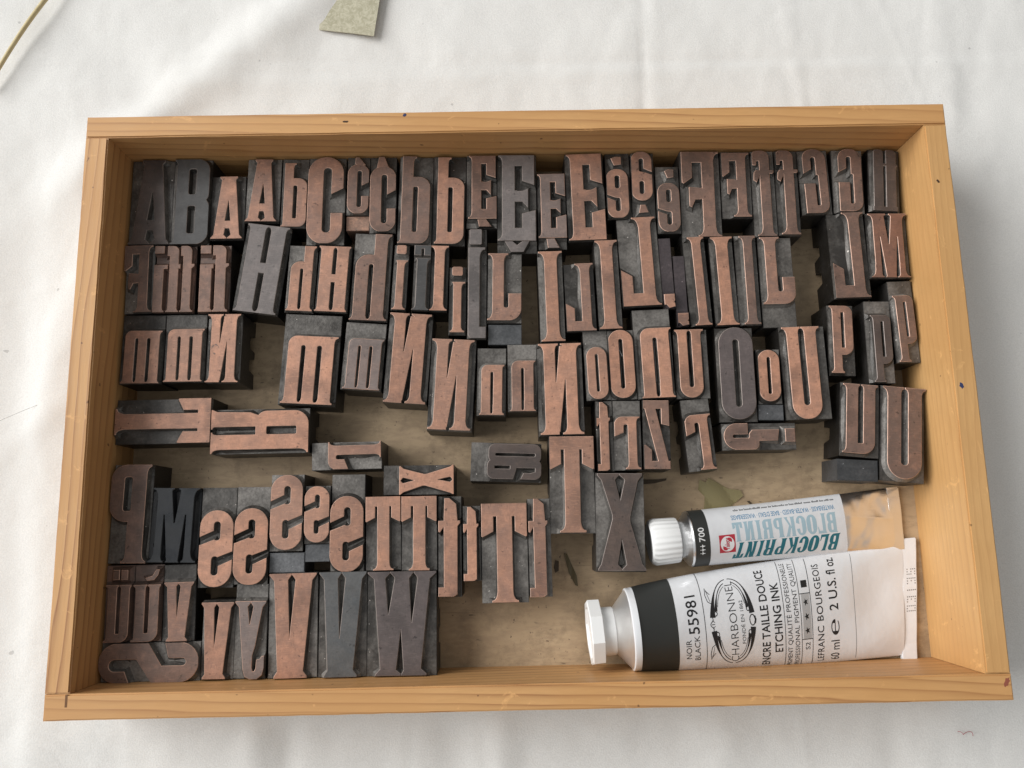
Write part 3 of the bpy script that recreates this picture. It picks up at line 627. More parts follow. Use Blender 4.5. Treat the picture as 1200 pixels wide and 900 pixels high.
tag(tube_path('hair', [(48.6+2.6*math.sin(t*2.4)+t*2, 28-11*t, FLOOR+23.2+0.4*math.sin(t*5)) for t in [i/24 for i in range(25)]], 0.10, FIB), 'pale curved hair lying on the blank head of the big mirrored n', 'hair')
# ------------------------------------------------------------------ every block: letter, turn, centre, size, angle, letter box, tone, accents, label
B('A',0,-196.9,110.7,22.5,47.9,-0.006,(-10.0, -23.9, 11.3, 23.1),'d',(),
  'tall block with a dark brown capital A in the upper left corner of the tray')
B('B',0,-175.2,110.4,20.4,48.5,-0.003,(-9.4, -24.2, 10.2, 23.4),'dg',(),
  'tall block with a dark grey capital B beside the dark A')
B('A',0,-155.7,106.7,18.2,36.1,0.000,(-7.5, -18.0, 8.7, 16.8),'c',(),
  'short block with a bright copper capital A, right of the dark grey B')
B('A',0,-136.8,116.4,18.2,36.2,-0.023,(-8.1, -18.1, 8.1, 16.8),'cm',(),
  'block with a worn copper capital A just left of the small letter b')
B('b',0,-120.4,114.9,14.1,39.2,-0.022,(-5.9, -19.6, 7.0, 16.0),'cm',(),
  'small block with a lower case b between the copper A and big C')
B('C',0,-103.1,109.9,20.0,49.3,-0.016,(-9.4, -24.7, 9.1, 23.9),'cm',(),
  'big block with a plain copper capital C without accent')
B('C',0,-86.1,118.1,12.1,33.0,-0.016,(-5.1, -16.5, 6.0, 11.3),'m',[('wedge', -1.4, 11.1, 3.9, 15.2)],
  'smaller of the two blocks with an accented c in the top row')
B('',0,-86.2,97.4,12.3,8.0,-0.006,None,'blankc',(),
  'low blank spacer with a coppery stain below the small accented c')
B('C',0,-72.5,113.0,14.1,43.1,-0.011,(-6.5, -21.6, 7.0, 15.1),'m',[('wedge2', -4.1, 14.8, 3.2, 20.5)],
  'larger block with an accented c standing left of the two wide b blocks')
B('b',0,-55.2,109.5,18.3,49.8,-0.035,(-8.2, -24.9, 7.7, 24.0),'m',(),
  'brown tall block with a lower case b, left of its lighter twin')
B('b',0,-37.1,109.1,17.4,50.6,-0.029,(-7.2, -24.8, 7.9, 23.5),'cm',(),
  'lighter copper tall block with a lower case b, beside a small E')
B('E',0,-19.7,113.7,16.2,41.8,-0.013,(-6.8, -16.2, 7.8, 19.3),'m',[('para', -1.8, -21.7, 5.0, -17.1)],
  'block with a reddish E and a flat accent below, first of the four E blocks')
B('E',0,-0.7,106.7,21.0,55.7,-0.014,(-10.0, -21.4, 9.8, 26.5),'g',[('caron', -6.3, -28.1, 6.2, -22.1)],
  'large grey block with a capital E and a hook shaped accent below it')
B('E',0,18.2,102.2,15.1,42.7,-0.000,(-7.5, -15.5, 7.4, 20.0),'mg',[('para', -3.1, -21.3, 3.1, -16.4)],
  'low block with a grey brown E and a slanted accent, pushed below its neighbours')
B('E',0,36.4,109.7,20.7,49.6,0.018,(-9.9, -24.8, 9.5, 23.6),'cm',(),
  'big copper block with an unaccented capital E')
B('9',0,54.4,115.8,13.1,37.7,0.008,(-6.6, -18.9, 4.7, 8.6),'cm',[('dot', -3.6, 11.1, 1.5, 15.7)],
  'copper block with a 9 shape and a dot above, right of the big E')
B('6',0,67.6,116.1,12.5,37.1,-0.003,(-6.3, -9.4, 4.5, 18.1),'cm',[('dot2', -2.9, -16.4, 1.7, -12.2)],
  'block with a 6 shape and a dot below it')
B('9',0,80.9,107.7,12.6,38.0,-0.003,(-6.0, -18.9, 5.3, 8.2),'m',[('dot', -1.7, 11.5, 2.7, 16.0)],
  'dull brown block with a 9 shape and dot, set lower than the copper one')
B('Fm',0,98.4,110.2,21.6,48.6,-0.013,(-10.3, -24.3, 9.9, 23.4),'m',(),
  'large block with a mirrored capital F in the top row')
B('Fm',0,118.1,115.4,16.2,38.3,-0.017,(-8.1, -18.8, 6.8, 17.1),'m',(),
  'short block with a mirrored F beside the large mirrored F')
B('fm',0,132.9,110.0,12.5,49.2,-0.010,(-6.1, -24.6, 4.8, 23.6),'m',(),
  'left one of two tall narrow blocks with mirrored lower case f')
B('fm',0,145.5,110.3,12.2,48.6,-0.016,(-6.1, -24.3, 5.0, 23.2),'m',(),
  'right one of two tall narrow blocks with mirrored lower case f')
B('Gm',0,160.6,116.2,16.3,36.7,0.018,(-6.5, -18.3, 5.7, 17.8),'m',(),
  'slightly tilted block with a mirrored G beside the pair of f blocks')
B('Gm',0,179.0,116.4,16.6,36.0,-0.032,(-5.8, -17.5, 6.3, 17.5),'m',(),
  'block with a mirrored G, last but one in the top row')
B('ffm',0,198.5,116.2,16.8,35.8,-0.075,(-6.6, -17.9, 6.0, 16.8),'d',(),
  'dark block with a double letter ligature in the upper right corner of the tray')
B('Fm',0,-200.5,68.0,15.0,37.0,0.015,(-7.2, -18.5, 7.5, 17.7),'m',(),
  'block with a mirrored F against the left wall of the tray')
B('iff',0,-181.9,67.8,21.2,36.5,-0.004,(-10.2, -18.1, 10.6, 17.5),'mp',(),
  'wide ligature block with three stems and a square dot')
B('fi',0,-161.3,67.6,16.2,36.9,-0.001,(-6.8, -18.1, 8.1, 17.5),'mp',(),
  'ligature block with two stems and a square dot')
B('H',0,-136.3,72.3,24.1,48.1,-0.139,(-10.5, -24.0, 11.5, 23.7),'g',(),
  'large tilted grey block with a capital H')
B('hm',0,-115.5,67.0,15.0,36.6,-0.059,(-6.1, -17.7, 7.3, 17.2),'c',(),
  'small copper block with a mirrored h, right of the tilted grey H')
B('H',0,-98.3,66.3,17.3,36.5,-0.066,(-7.9, -18.1, 8.7, 17.2),'c',(),
  'small bright copper block with a capital H')
B('hm',0,-78.3,67.3,20.1,47.9,-0.064,(-9.4, -24.0, 9.7, 22.9),'m',(),
  'large brown block with a mirrored h')
B('i',0,-63.3,66.7,7.9,35.9,-0.062,(-2.9, -17.9, 3.9, 16.9),'c',(),
  'narrow bright copper block with an i, right of the large mirrored h')
B('ihat',0,-52.1,66.3,9.0,36.0,-0.047,(-4.1, -18.0, 4.5, 17.1),'dg',(),
  'narrow dark block with a stem under an angular cap')
B('I',0,-42.6,65.7,9.2,36.2,-0.041,(-4.5, -18.0, 4.6, 17.1),'c',(),
  'narrow copper block with a plain I between dark accented stem and an i')
B('i',0,-33.0,53.2,9.0,37.0,-0.025,(-3.5, -17.2, 3.9, 17.8),'c',(),
  'narrow copper block with an i standing lower than its neighbours')
B('jm',0,-22.7,62.5,10.1,60.3,-0.020,(-4.7, -30.2, 4.7, 29.0),'g',(),
  'tall narrow grey block with a mirrored j')
B('Jr',0,-7.9,59.9,17.9,37.7,-0.026,(-8.7, -17.8, 8.6, 18.1),'cm',(),
  'block with a stem hooked to the right, above a blank spacer')
B('',0,-8.5,34.9,17.5,10.7,-0.020,None,'blank',(),
  'blank dark spacer above the two small n blocks')
B('I',0,16.4,55.3,13.0,49.6,0.014,(-5.9, -24.8, 6.1, 23.6),'c',(),
  'tall copper I block beside the open gap left of centre')
B('J',0,31.6,54.1,15.7,36.9,0.022,(-7.8, -18.4, 7.2, 17.7),'cm',(),
  'short block with a J hooked to the left, between two tall I blocks')
B('I',0,46.5,60.6,12.4,48.7,0.024,(-6.1, -24.3, 5.4, 23.7),'cm',(),
  'tall I block standing right of the short J')
B('J',0,63.9,72.6,21.2,48.6,0.034,(-10.6, -24.3, 9.3, 24.3),'cm',(),
  'large copper J block with a broad grey shoulder in the middle of the tray')
B('comma',0,78.2,66.6,6.4,39.0,0.029,(-2.8, -19.5, 2.4, -12.2),'blankp',(),
  'left one of two slim dark blocks with a comma at the foot')
B('comma',0,84.9,56.8,6.0,38.8,0.015,(-3.0, -19.4, 2.4, -12.8),'blankp',(),
  'right one of two slim dark blocks with a comma at the foot')
B('I',0,94.1,61.2,11.5,48.8,0.039,(-3.7, -24.4, 4.6, 23.8),'cm',(),
  'tall I block directly right of the comma blocks')
B('I',0,108.0,61.4,12.4,48.6,0.023,(-6.2, -24.3, 5.3, 23.7),'c',(),
  'middle one of three tall I blocks right of the commas')
B('I',0,120.6,62.0,11.5,49.3,0.003,(-3.8, -24.6, 4.4, 23.4),'m',(),
  'browner tall I block beside a stem hooked to the right')
B('Jr',0,136.2,60.7,17.8,49.1,0.002,(-8.8, -12.3, 8.3, 23.9),'cm',(),
  'block with a stem hooked right and a bare grey foot, beside the right hand gap')
B('J',0,175.7,74.4,19.9,46.9,0.014,(-9.9, -23.5, 8.3, 23.5),'m',(),
  'large brown J block with a speckled grey shoulder near the right wall')
B('M',0,197.1,79.5,21.6,36.3,-0.020,(-10.8, -18.2, 9.6, 17.0),'mr',(),
  'reddish block with a capital M against the right wall')
B('p',0,201.4,37.9,12.7,44.1,0.021,(-5.9, -21.6, 4.4, 13.3),'m',(),
  'block with a p touching the right wall of the tray')
B('p',0,187.5,27.2,13.7,43.8,-0.018,(-5.1, -21.5, 5.1, 13.6),'d',(),
  'dark brown block with a p, middle one of three')
B('p',0,167.4,28.6,13.7,37.5,-0.035,(-6.9, -17.6, 4.9, 17.7),'cm',(),
  'leftmost of the three p blocks, with a lighter copper face')
B('mm',0,-197.0,30.3,22.0,36.7,-0.016,(-9.0, -18.2, 11.0, 9.2),'cm',(),
  'block with a mirrored m at the left wall')
B('mm',0,-175.0,30.4,21.3,36.1,-0.006,(-9.2, -18.0, 10.7, 9.5),'c',(),
  'second block with a mirrored m from the left wall')
B('N',0,-154.5,30.2,17.8,36.6,-0.017,(-8.0, -18.3, 8.9, 17.5),'c',(),
  'copper mirrored N block with an inky smudge on its face')
B('mm',0,-109.8,23.1,29.6,48.1,-0.065,(-12.7, -23.3, 14.2, 11.9),'c',(),
  'large copper block with a mirrored m and a wide blank head')
B('mm',0,-82.0,24.5,21.1,35.8,-0.084,(-8.6, -17.5, 10.5, 8.7),'mg',(),
  'small grey brown block with a mirrored m')
B('N',0,-59.2,23.2,22.6,48.1,-0.080,(-10.5, -23.8, 10.9, 23.0),'cm',(),
  'tall mirrored N block right of the small grey m')
B('N',0,-36.4,8.5,23.2,48.5,-0.062,(-10.8, -23.5, 10.8, 23.4),'c',(),
  'tall copper mirrored N block with scratches, tilted and left of two n blocks')
B('nm',0,-15.7,9.7,14.9,35.6,-0.029,(-5.7, -17.4, 6.4, 8.3),'c',(),
  'left one of two small blocks with a mirrored n')
B('nm',0,0.2,11.5,15.1,35.4,-0.010,(-6.1, -17.7, 6.5, 8.4),'cm',(),
  'right one of two small blocks with a mirrored n')
B('N',0,19.9,5.2,23.5,48.7,0.006,(-10.7, -23.7, 11.3, 23.4),'c',(),
  'wide copper mirrored N block directly left of a small o')
B('O',0,38.8,17.2,12.6,36.6,0.026,(-5.2, -17.8, 4.8, 9.1),'c',(),
  'small copper o block left of the oval O')
B('O',0,52.1,17.6,13.6,36.6,0.023,(-6.8, -17.6, 5.7, 17.8),'c',(),
  'narrow block with an oval copper O and a chipped counter')
B('nm',0,69.0,23.0,19.4,47.4,0.027,(-7.7, -23.7, 9.1, 12.9),'c',(),
  'large block with a mirrored n under a hair on its blank head')
B('U',0,88.5,17.2,17.4,36.3,0.007,(-8.7, -17.8, 6.1, 17.7),'c',(),
  'narrow copper U block left of the dark O')
B('O',0,111.0,11.2,19.7,49.5,-0.003,(-8.7, -23.4, 8.7, 24.4),'dp',(),
  'large dark purple grey O block')
B('O',0,128.4,10.1,12.2,28.6,-0.006,(-6.1, -13.1, 4.6, 13.3),'c',(),
  'small copper o block between the dark O and big U')
B('',0,128.1,-8.8,12.9,8.0,-0.025,None,'blank',(),
  'blank spacer below the small o between dark O and big U')
B('U',0,146.9,11.7,23.8,48.7,0.018,(-11.1, -24.2, 8.1, 23.8),'c',(),
  'big copper U block with a round foot, right of the small o')
B('um',0,173.4,-13.8,20.1,38.3,-0.103,(-9.4, -17.4, 8.0, 18.0),'m',(),
  'block with a square footed mirrored u above a blank spacer at the right')
B('',0,170.2,-39.4,20.6,10.8,-0.070,None,'blank',(),
  'dark scratched spacer under the square footed u')
B('U',0,194.4,-21.4,22.7,49.3,-0.106,(-11.4, -23.1, 10.6, 23.6),'m',(),
  'big brown U block in the corner by the right wall')
B('T',-90,-183.7,-7.7,49.1,22.9,-0.001,(-23.9, -11.4, 24.6, 11.3),'c',(),
  'T block lying on its side at the left wall')
B('Rm',-90,-134.2,-13.7,49.4,22.9,0.003,(-24.7, -11.5, 24.7, 10.9),'c',(),
  'copper block with an R lying on its side')
B('rm',90,-90.0,-27.1,35.6,13.9,0.010,(-8.7, -6.8, 17.8, 6.7),'cm',(),
  'small block with an r lying sideways, near the middle of the empty floor')
B('X',90,-53.5,-39.9,35.7,14.8,-0.006,(-9.4, -7.4, 17.7, 7.4),'c',(),
  'copper x block lying on its side')
B('arot',0,-9.2,-32.1,35.8,19.7,-0.045,(-9.3, -8.4, 17.7, 9.0),'d',(),
  'dull brown block with an a lying on its side')
B('T',0,24.1,-43.9,22.8,48.9,-0.009,(-11.4, -23.7, 10.9, 24.0),'c',(),
  'tall copper T block left of the brown X')
B('tm',0,41.6,-19.5,8.6,36.1,-0.001,(-4.3, -17.7, 2.4, 16.9),'cm',(),
  'narrow t block between the wide N and a mirrored r')
B('rm',0,53.4,-19.4,14.1,35.8,-0.012,(-6.6, -17.3, 6.0, 9.1),'c',(),
  'block with a mirrored r directly left of the Z')
B('Zm',0,68.3,-19.4,14.0,35.5,-0.021,(-7.0, -17.6, 5.9, 17.1),'m',(),
  'block with a mirrored Z')
B('rm',0,90.0,-19.9,14.5,37.0,0.071,(-6.7, -17.8, 6.2, 10.0),'cm',(),
  'separate block with a mirrored r right of the Z')
B('qrot',0,120.8,-21.2,38.1,13.7,-0.005,(-18.5, -6.5, 9.4, 6.5),'m',[('rect', 12.9, -2.7, 17.5, 3.5)],
  'low block with a question mark lying on its side')
B('X',0,47.8,-63.2,24.5,49.1,-0.024,(-11.4, -23.6, 12.0, 24.0),'d',(),
  'tall dark brown X block left of the smaller tube')
B('Pm',0,-197.9,-54.2,20.0,48.9,-0.017,(-9.7, -24.0, 10.0, 24.2),'dm',(),
  'large brown block with a mirrored P at the left wall')
B('M',0,-175.5,-60.4,24.4,37.1,-0.026,(-11.7, -18.0, 12.2, 18.4),'k',(),
  'black inked block with a capital M')
B('S',0,-154.1,-66.5,17.5,49.2,-0.012,(-7.9, -23.9, 8.3, 13.1),'c',(),
  'copper S block directly right of the inked M')
B('S',0,-136.8,-65.8,16.8,47.9,-0.014,(-8.0, -24.0, 8.2, 13.1),'c',(),
  'copper S block second to the right of the inked M')
B('S',0,-119.6,-55.2,16.6,38.0,-0.004,(-7.4, -18.1, 8.3, 18.5),'c',(),
  'large copper S block standing higher than the two beside the inked M')
B('',0,-119.3,-79.7,17.4,9.6,-0.004,None,'blank',(),
  'blank spacer below the high standing S')
B('S',0,-104.4,-56.4,12.8,28.7,-0.000,(-5.8, -13.5, 6.3, 13.9),'c',(),
  'smallest S block, with a narrow curving letter')
B('',0,-104.2,-75.3,12.3,8.5,0.001,None,'blank',(),
  'short blank spacer below the smallest S')
B('S',0,-89.0,-60.5,16.7,47.9,-0.005,(-8.1, -23.9, 8.0, 12.9),'cm',(),
  'tall S block with a long blank head, left of the two small T blocks')
B('T',0,-71.5,-66.2,17.6,36.2,0.008,(-8.3, -18.1, 8.7, 18.1),'c',(),
  'left one of two matching small T blocks')
B('T',0,-53.0,-66.4,17.7,36.5,-0.001,(-8.5, -18.0, 8.8, 18.2),'c',(),
  'right one of two matching small T blocks')
B('tm',0,-37.8,-73.3,11.6,49.3,-0.002,(-5.3, -24.0, 5.1, 23.6),'cm',(),
  'tall narrow t block right of the two small T blocks')
B('tm',0,-27.1,-71.8,8.9,36.9,0.002,(-3.9, -18.0, 3.2, 17.8),'c',(),
  'smallest t block, between a tall t and the large T')
B('T',0,-10.8,-76.7,23.1,48.8,0.001,(-11.3, -23.7, 11.0, 24.4),'cm',(),
  'large T block between two t blocks on the bare floor')
B('tm',0,6.8,-74.8,11.3,48.2,0.006,(-5.3, -23.7, 3.8, 24.1),'cm',(),
  't block at the right end of the row next to the open floor')
B('um',0,-201.2,-97.7,13.9,36.6,0.006,(-5.6, -18.1, 6.9, 8.8),'mp',[('rect', -2.4, 11.7, 0.5, 16.1), ('rect', 1.7, 11.6, 4.6, 16.0)],
  'block with a mirrored u under two dots')
B('um',0,-187.1,-97.8,14.1,36.7,0.007,(-6.3, -18.0, 7.1, 8.7),'mp',[('acute', -0.5, 11.0, 5.8, 15.9)],
  'block with a mirrored u under a curved accent')
B('Y',0,-171.9,-97.8,15.8,36.6,0.012,(-6.4, -17.9, 7.9, 9.8),'cm',(),
  'small Y block with a blank dark head, right of the accented u')
B('Y',0,-151.9,-116.0,15.8,37.4,-0.002,(-7.9, -18.0, 7.9, 17.6),'cm',(),
  'tall slim Y block beside a dark gap in the bottom row')
B('y',0,-135.7,-112.2,15.8,44.7,-0.011,(-7.0, -22.0, 7.9, 14.3),'mg',(),
  'block with a lower case y with a hooked tail')
B('Srot',0,-184.1,-125.5,48.3,18.4,0.000,(-24.2, -9.2, 24.2, 9.2),'m',(),
  'big S block lying on its side in the lower left corner')
B('Y',0,-115.3,-109.6,24.0,49.8,0.011,(-11.0, -24.5, 12.0, 24.9),'cm',(),
  'large copper Y block in the bottom row')
B('Y',0,-91.1,-109.6,23.6,50.0,0.004,(-11.1, -24.6, 11.8, 25.0),'s',(),
  'large steel grey Y block between the copper Y and the W')
B('W',0,-61.8,-109.7,34.1,49.9,-0.003,(-16.4, -24.2, 17.1, 24.9),'dp',(),
  'wide greyish block with a capital W at the end of the bottom row')
# ------------------------------------------------------------------ squeezed metal tubes
class Tube:
    def __init__(s, R, L, aend, bend, pcirc):
        s.shear = 0.0; s.R, s.L, s.ae, s.be, s.pc = R, L, aend, bend, pcirc
    def ab(s, u):
        t = max(0.0, min(1.0, u/s.L)); b = s.R+(s.be-s.R)*(t**0.92)
        a = math.sqrt(max(2*s.R*s.R-b*b, 1)) if s.pc else s.R
        a = a*(1-t**1.5)+s.ae*t**1.5 if not s.pc else min(a, s.ae+(1-t)*4)
        return a, b
    def at(s, u, arc_, off=0.0):
        """point on the skin: u along the tube, arc_ mm round from the top"""
        a, b = s.ab(u); th = (arc_/s.R+math.pi) % (2*math.pi)-math.pi
        y, z = a*math.sin(th), b*math.cos(th)
        ny_, nz = math.sin(th)/max(a, .1), math.cos(th)/max(b, .1); q = math.hypot(ny_, nz)
        dent = s.dent(u, th)
        yy = y+off*ny_/q
        return (u+s.shear*yy*max(0.0, u/s.L)**2, yy, b+z*1.0+off*nz/q-dent)
    def dent(s, u, th):
        t = min(u/s.L, 1.0); k = max(0.0, math.cos(th))
        cr_ = 1.9*max(0.0, (t-0.62)/0.38)**1.5*(abs(math.sin(th*2.6+0.7+2.5*t))**0.6-0.5)*min(1.0, (1-t)*9) if not s.pc else 0.35*max(0.0, (t-0.7)/0.3)**1.5*math.sin(th*3.4+0.5)*min(1.0, (1-t)*9)
        cr_ += 0.13*math.sin(u/2.7+th*1.9+1.3*math.sin(th*3+u/9))*max(0.0, min(1.0, (u-84)/8, (112-u)/6)) if not s.pc else 0.0
        return k*cr_+k*s.dk*(math.exp(-((t-0.86)/0.09)**2)*1.0*math.sin(th*2.3+0.9)+0.22*noise.noise(Vector((u/16, th*1.5, s.R))))
    def skin(s, name, mats, parent, u0, u1, nu=60, nv=64, off=0.0, a0=None, a1=None):
        full = a0 is None; v, f = [], []
        m = nv if full else nv+1
        for i in range(nu+1):
            u = u0+(u1-u0)*i/nu
            for j in range(m):
                ar = (2*math.pi*s.R*j/nv) if full else a0+(a1-a0)*j/nv
                v.append(s.at(u, ar, off))
        for i in range(nu):
            for j in range(nv): f.append((i*m+j, i*m+(j+1) % m, (i+1)*m+(j+1) % m, (i+1)*m+j))
        return mesh(name, v, [q[::-1] for q in f], mats, parent, smooth=True)
    def flat(s, name, verts, faces, mat, parent, off=0.06, step=1.1):
        """print: a flat drawing in (u, arc) wrapped on the skin"""
        bm = bmesh.new(); vs_ = [bm.verts.new((x, y, 0)) for x, y in verts]
        for f in faces:
            try: bm.faces.new([vs_[i] for i in f])
            except ValueError: pass
        for k in (0, 1):
            lo = min(p[k] for p in verts); hi = max(p[k] for p in verts); q = lo+step; stp = step if k else step*3
            while q < hi:
                bmesh.ops.bisect_plane(bm, geom=bm.verts[:]+bm.edges[:]+bm.faces[:], plane_co=(q, q, 0), plane_no=(1, 0, 0) if k == 0 else (0, 1, 0)); q += stp
        for v in bm.verts: v.co = s.at(v.co.x, v.co.y, off)
        me = bpy.data.meshes.new(name)
        bmesh.ops.scale(bm, vec=(S, S, S), verts=bm.verts[:]); bm.to_mesh(me); bm.free(); me.materials.append(mat)
        me.polygons.foreach_set('use_smooth', [True]*len(me.polygons))
        o = bpy.data.objects.new(name, me); C.objects.link(o); o.parent = parent; return o
def text_flat(txt, bold=0.0, space=1.0):
    cu = bpy.data.curves.new('t', 'FONT'); cu.body = txt; cu.size = 1.0; cu.offset = bold; cu.space_character = space; cu.resolution_u = 3
    t = bpy.data.objects.new('tmp', cu); C.objects.link(t); bpy.context.view_layer.update()
    me = bpy.data.meshes.new_from_object(t); bpy.data.objects.remove(t)
    v = [(p.co.x, p.co.y) for p in me.vertices]; f = [tuple(p.vertices) for p in me.polygons]; bpy.data.meshes.remove(me)
    x0 = min(p[0] for p in v); x1 = max(p[0] for p in v)
    return [((x-x0)/(x1-x0), y) for x, y in v], f
CAP = 0.727
def up_text(tb, txt, ubase, cap, s0, s1, mat, parent, bold=0.0, space=1.0, off=0.06):
    """lettering that reads round the tube, letter tops toward the cap"""
    v, f = text_flat(txt, bold, space)
    return tb.flat('lettering', [(ubase-y/CAP*cap, s0+x*(s1-s0)) for x, y in v], [q[::-1] for q in f], mat, parent, off)
def down_text(tb, txt, u0, u1, sbase, cap, mat, parent, bold=0.0, space=1.0, off=0.06):
    """lettering that reads along the tube toward the cap, seen upside down"""
    v, f = text_flat(txt, bold, space)
    return tb.flat('lettering', [(u0+x*(u1-u0), sbase-y/CAP*cap) for x, y in v], f, mat, parent, off)
def strip(pts, wds):
    v, f = [], []
    for i, p in enumerate(pts):
        a = pts[max(i-1, 0)]; b = pts[min(i+1, len(pts)-1)]; d = Vector((b[0]-a[0], b[1]-a[1])); d.normalize(); w_ = wds(i/(len(pts)-1))/2 if callable(wds) else wds/2
        v += [(p[0]-d.y*w_, p[1]+d.x*w_), (p[0]+d.y*w_, p[1]-d.x*w_)]
    return v, [(2*i, 2*i+1, 2*i+3, 2*i+2) for i in range(len(pts)-1)]
def joinf(*parts):
    V, F = [], []
    for v, f in parts: b = len(V); V += v; F += [tuple(i+b for i in q) for q in f]
    return V, F
def quad(u0, s0, u1, s1): return [(u0, s0), (u1, s0), (u1, s1), (u0, s1)], [(0, 1, 2, 3)]
def lathe(name, prof, mat, parent, zc, n=64, mod=None, smooth=True):
    """profile of (u, radius) turned about the tube's axis at height zc"""
    v, f = [], []
    for u, r in prof:
        for j in range(n):
            th = 2*math.pi*j/n; q = r*(mod(th, u) if mod else 1); v.append((u, q*math.sin(th), zc+q*math.cos(th)))
    for i in range(len(prof)-1):
        for j in range(n): f.append((i*n+j, i*n+(j+1) % n, (i+1)*n+(j+1) % n, (i+1)*n+j))
    f.append(tuple(range(n))); f.append(tuple(range((len(prof)-1)*n, len(prof)*n))[::-1])
    o = mesh(name, v, f, mat, parent, smooth=smooth)
    if smooth:
        m_ = o.modifiers.new('edge', 'EDGE_SPLIT'); m_.split_angle = math.radians(32)
    return o

# ---- large white tube of etching ink
t2 = empty('ink_tube', (50.9, -115.3, FLOOR+0.1), math.radians(3.9), 'large white tube of black etching ink with octagonal white cap', 'ink tube')
T2 = Tube(19.6, 150.0, 30.6, 1.5, True); T2.dk = 1.6; T2.shear = 0.165
T2.skin('tube_body', WHITEPAINT, t2, 0.0, 145.0, 150, 240)
# folded end
v, f = [], []
def crimp(tb, parent, mat, u0, u1, half, th, name='crimped_end', zlift=0.0):
    bm = bmesh.new(); zc = tb.ab(u0)[1]+zlift
    box(bm, u0-1.0, -half, zc-th, u1, half, zc+th)
    ed = [e for e in bm.edges]; bmesh.ops.bevel(bm, geom=ed, offset=0.5, segments=2, affect='EDGES')
    bmesh.ops.subdivide_edges(bm, edges=[e for e in bm.edges if abs(e.verts[0].co.y-e.verts[1].co.y) > half], cuts=14)
    for v_ in bm.verts:
        v_.co.z += 0.25*math.sin(v_.co.y/7.0+1)+0.15*math.sin(v_.co.y/2.9); v_.co.x += tb.shear*v_.co.y
    return bm_obj(name, bm, mat, parent)
crimp(T2, t2, WHITEPAINT, 145.2, 152.3, 30.6, 1.25)
lathe('shoulder', [(0.6, 19.55), (0.0, 19.75), (-0.9, 19.5), (-1.3, 18.6), (-8.5, 10.5), (-9.5, 8.6)], [foil('shoulder_metal', (0.80, 0.79, 0.775), 0.32, 0.8)], t2, 19.6)
lathe('white_rim', [(2.2, 19.66), (0.2, 19.82), (-0.8, 19.7), (-1.2, 19.0), (-1.2, 18.0)], WHITEPAINT, t2, 19.6)
cap2 = lathe('cap', [(-8.0, 11.0), (-8.4, 11.5), (-15.0, 11.7), (-15.3, 11.2)], WHITEPLASTIC, t2, 19.6)
v = lathe('cap_flange', [(-14.4, 14.8), (-14.7, 15.6), (-20.2, 15.8), (-20.7, 15.2), (-20.7, 12.6), (-19.6, 12.0), (-19.0, 3.0)], WHITEPLASTIC, cap2, 19.6, n=64,
      mod=lambda th, u: 1.0/max(0.01, math.cos(((th+0.2) % (math.pi/4))-math.pi/8))*0.955)
lathe('neck', [(-8.0, 9.2), (-9.0, 8.4), (-9.4, 8.2)], SILVER, t2, 19.6)
T2.skin('black_band', BANDBLACK, t2, 2.3, 21.0, 19, 240, 0.05)
ring = lambda u, w_, a=30, b=-30: quad(u-w_/2, b, u+w_/2, a)
for q_ in (ring(35.0, .32), ring(77.0, .3, 26, -27), ring(86.0, .3, 26, -27), ring(92.0, .3, 25, -26), ring(116.5, .18, 24, -24)): T2.flat('printed_line', *q_, INK, t2)
up_text(T2, 'NOIR', 27.2, 2.9, -14.6, -5.4, INK, t2); up_text(T2, 'BLACK', 31.6, 2.9, -15.6, -4.0, INK, t2)
up_text(T2, '55981', 31.8, 5.7, -3.2, 13.0, INK, t2, 0.008)
# oval cartouche emblem: two pairs of scrolls with leaves, drawn round (uc, sc)
uc, sc_ = 49.6, -0.3
def ell(a0, a1, ru, rs, n=28, du=0, ds=0): return [(uc+du+ru*math.cos(math.radians(a0+(a1-a0)*i/n)), sc_+ds+rs*math.sin(math.radians(a0+(a1-a0)*i/n))) for i in range(n+1)]
thick = lambda t: 0.35+1.5*math.sin(math.pi*min(1, max(0, t)))**2*(t if t > .5 else 0.15+t)
parts = []
# left and right halves, upper and lower: thin outer arc, heavier inner arc swelling toward the waist
for sg in (1, -1):
    for lr, a0, a1 in ((1, 8, 88), (-1, 172, 96)):
        parts.append(strip(ell(sg*a0, sg*a1, 10.4, 18.8), lambda t: 0.45+2.4*max(0, 1-t*1.9)**1.3))
        parts.append(strip(ell(sg*(a0+4 if lr > 0 else a0-4), sg*(78 if lr > 0 else 104), 8.4, 15.2, ds=sg*1.8), lambda t: 0.42+1.2*max(0, 1-t*2.6)))
        parts.append(strip(ell(sg*(a0+10 if lr > 0 else a0-10), sg*(70 if lr > 0 else 108), 7.4, 13.2, ds=sg*2.4), 0.25))
        c0 = (uc+lr*8.6, sc_+sg*4.2)          # curled ends at the waist
        parts.append(strip([(c0[0]+1.3*(1-i/16*.6)*math.cos(sg*lr*(i/16*5.2)+(0 if lr > 0 else math.pi)), c0[1]+1.3*(1-i/16*.6)*math.sin(sg*lr*(i/16*5.2))) for i in range(17)], 0.4))
    # leaves on the cap side
    lf = [(uc-9.8, sc_+sg*8.0), (uc-11.8, sc_+sg*9.2), (uc-12.6, sc_+sg*12.0), (uc-12.2, sc_+sg*15.6), (uc-11.4, sc_+sg*13.6), (uc-10.2, sc_+sg*12.2)]
    parts.append(strip(lf, 0.32)); parts.append(strip([(uc-11.9, sc_+sg*14.4), (uc-11.2, sc_+sg*11.6), (uc-10.6, sc_+sg*9.2)], 0.22))
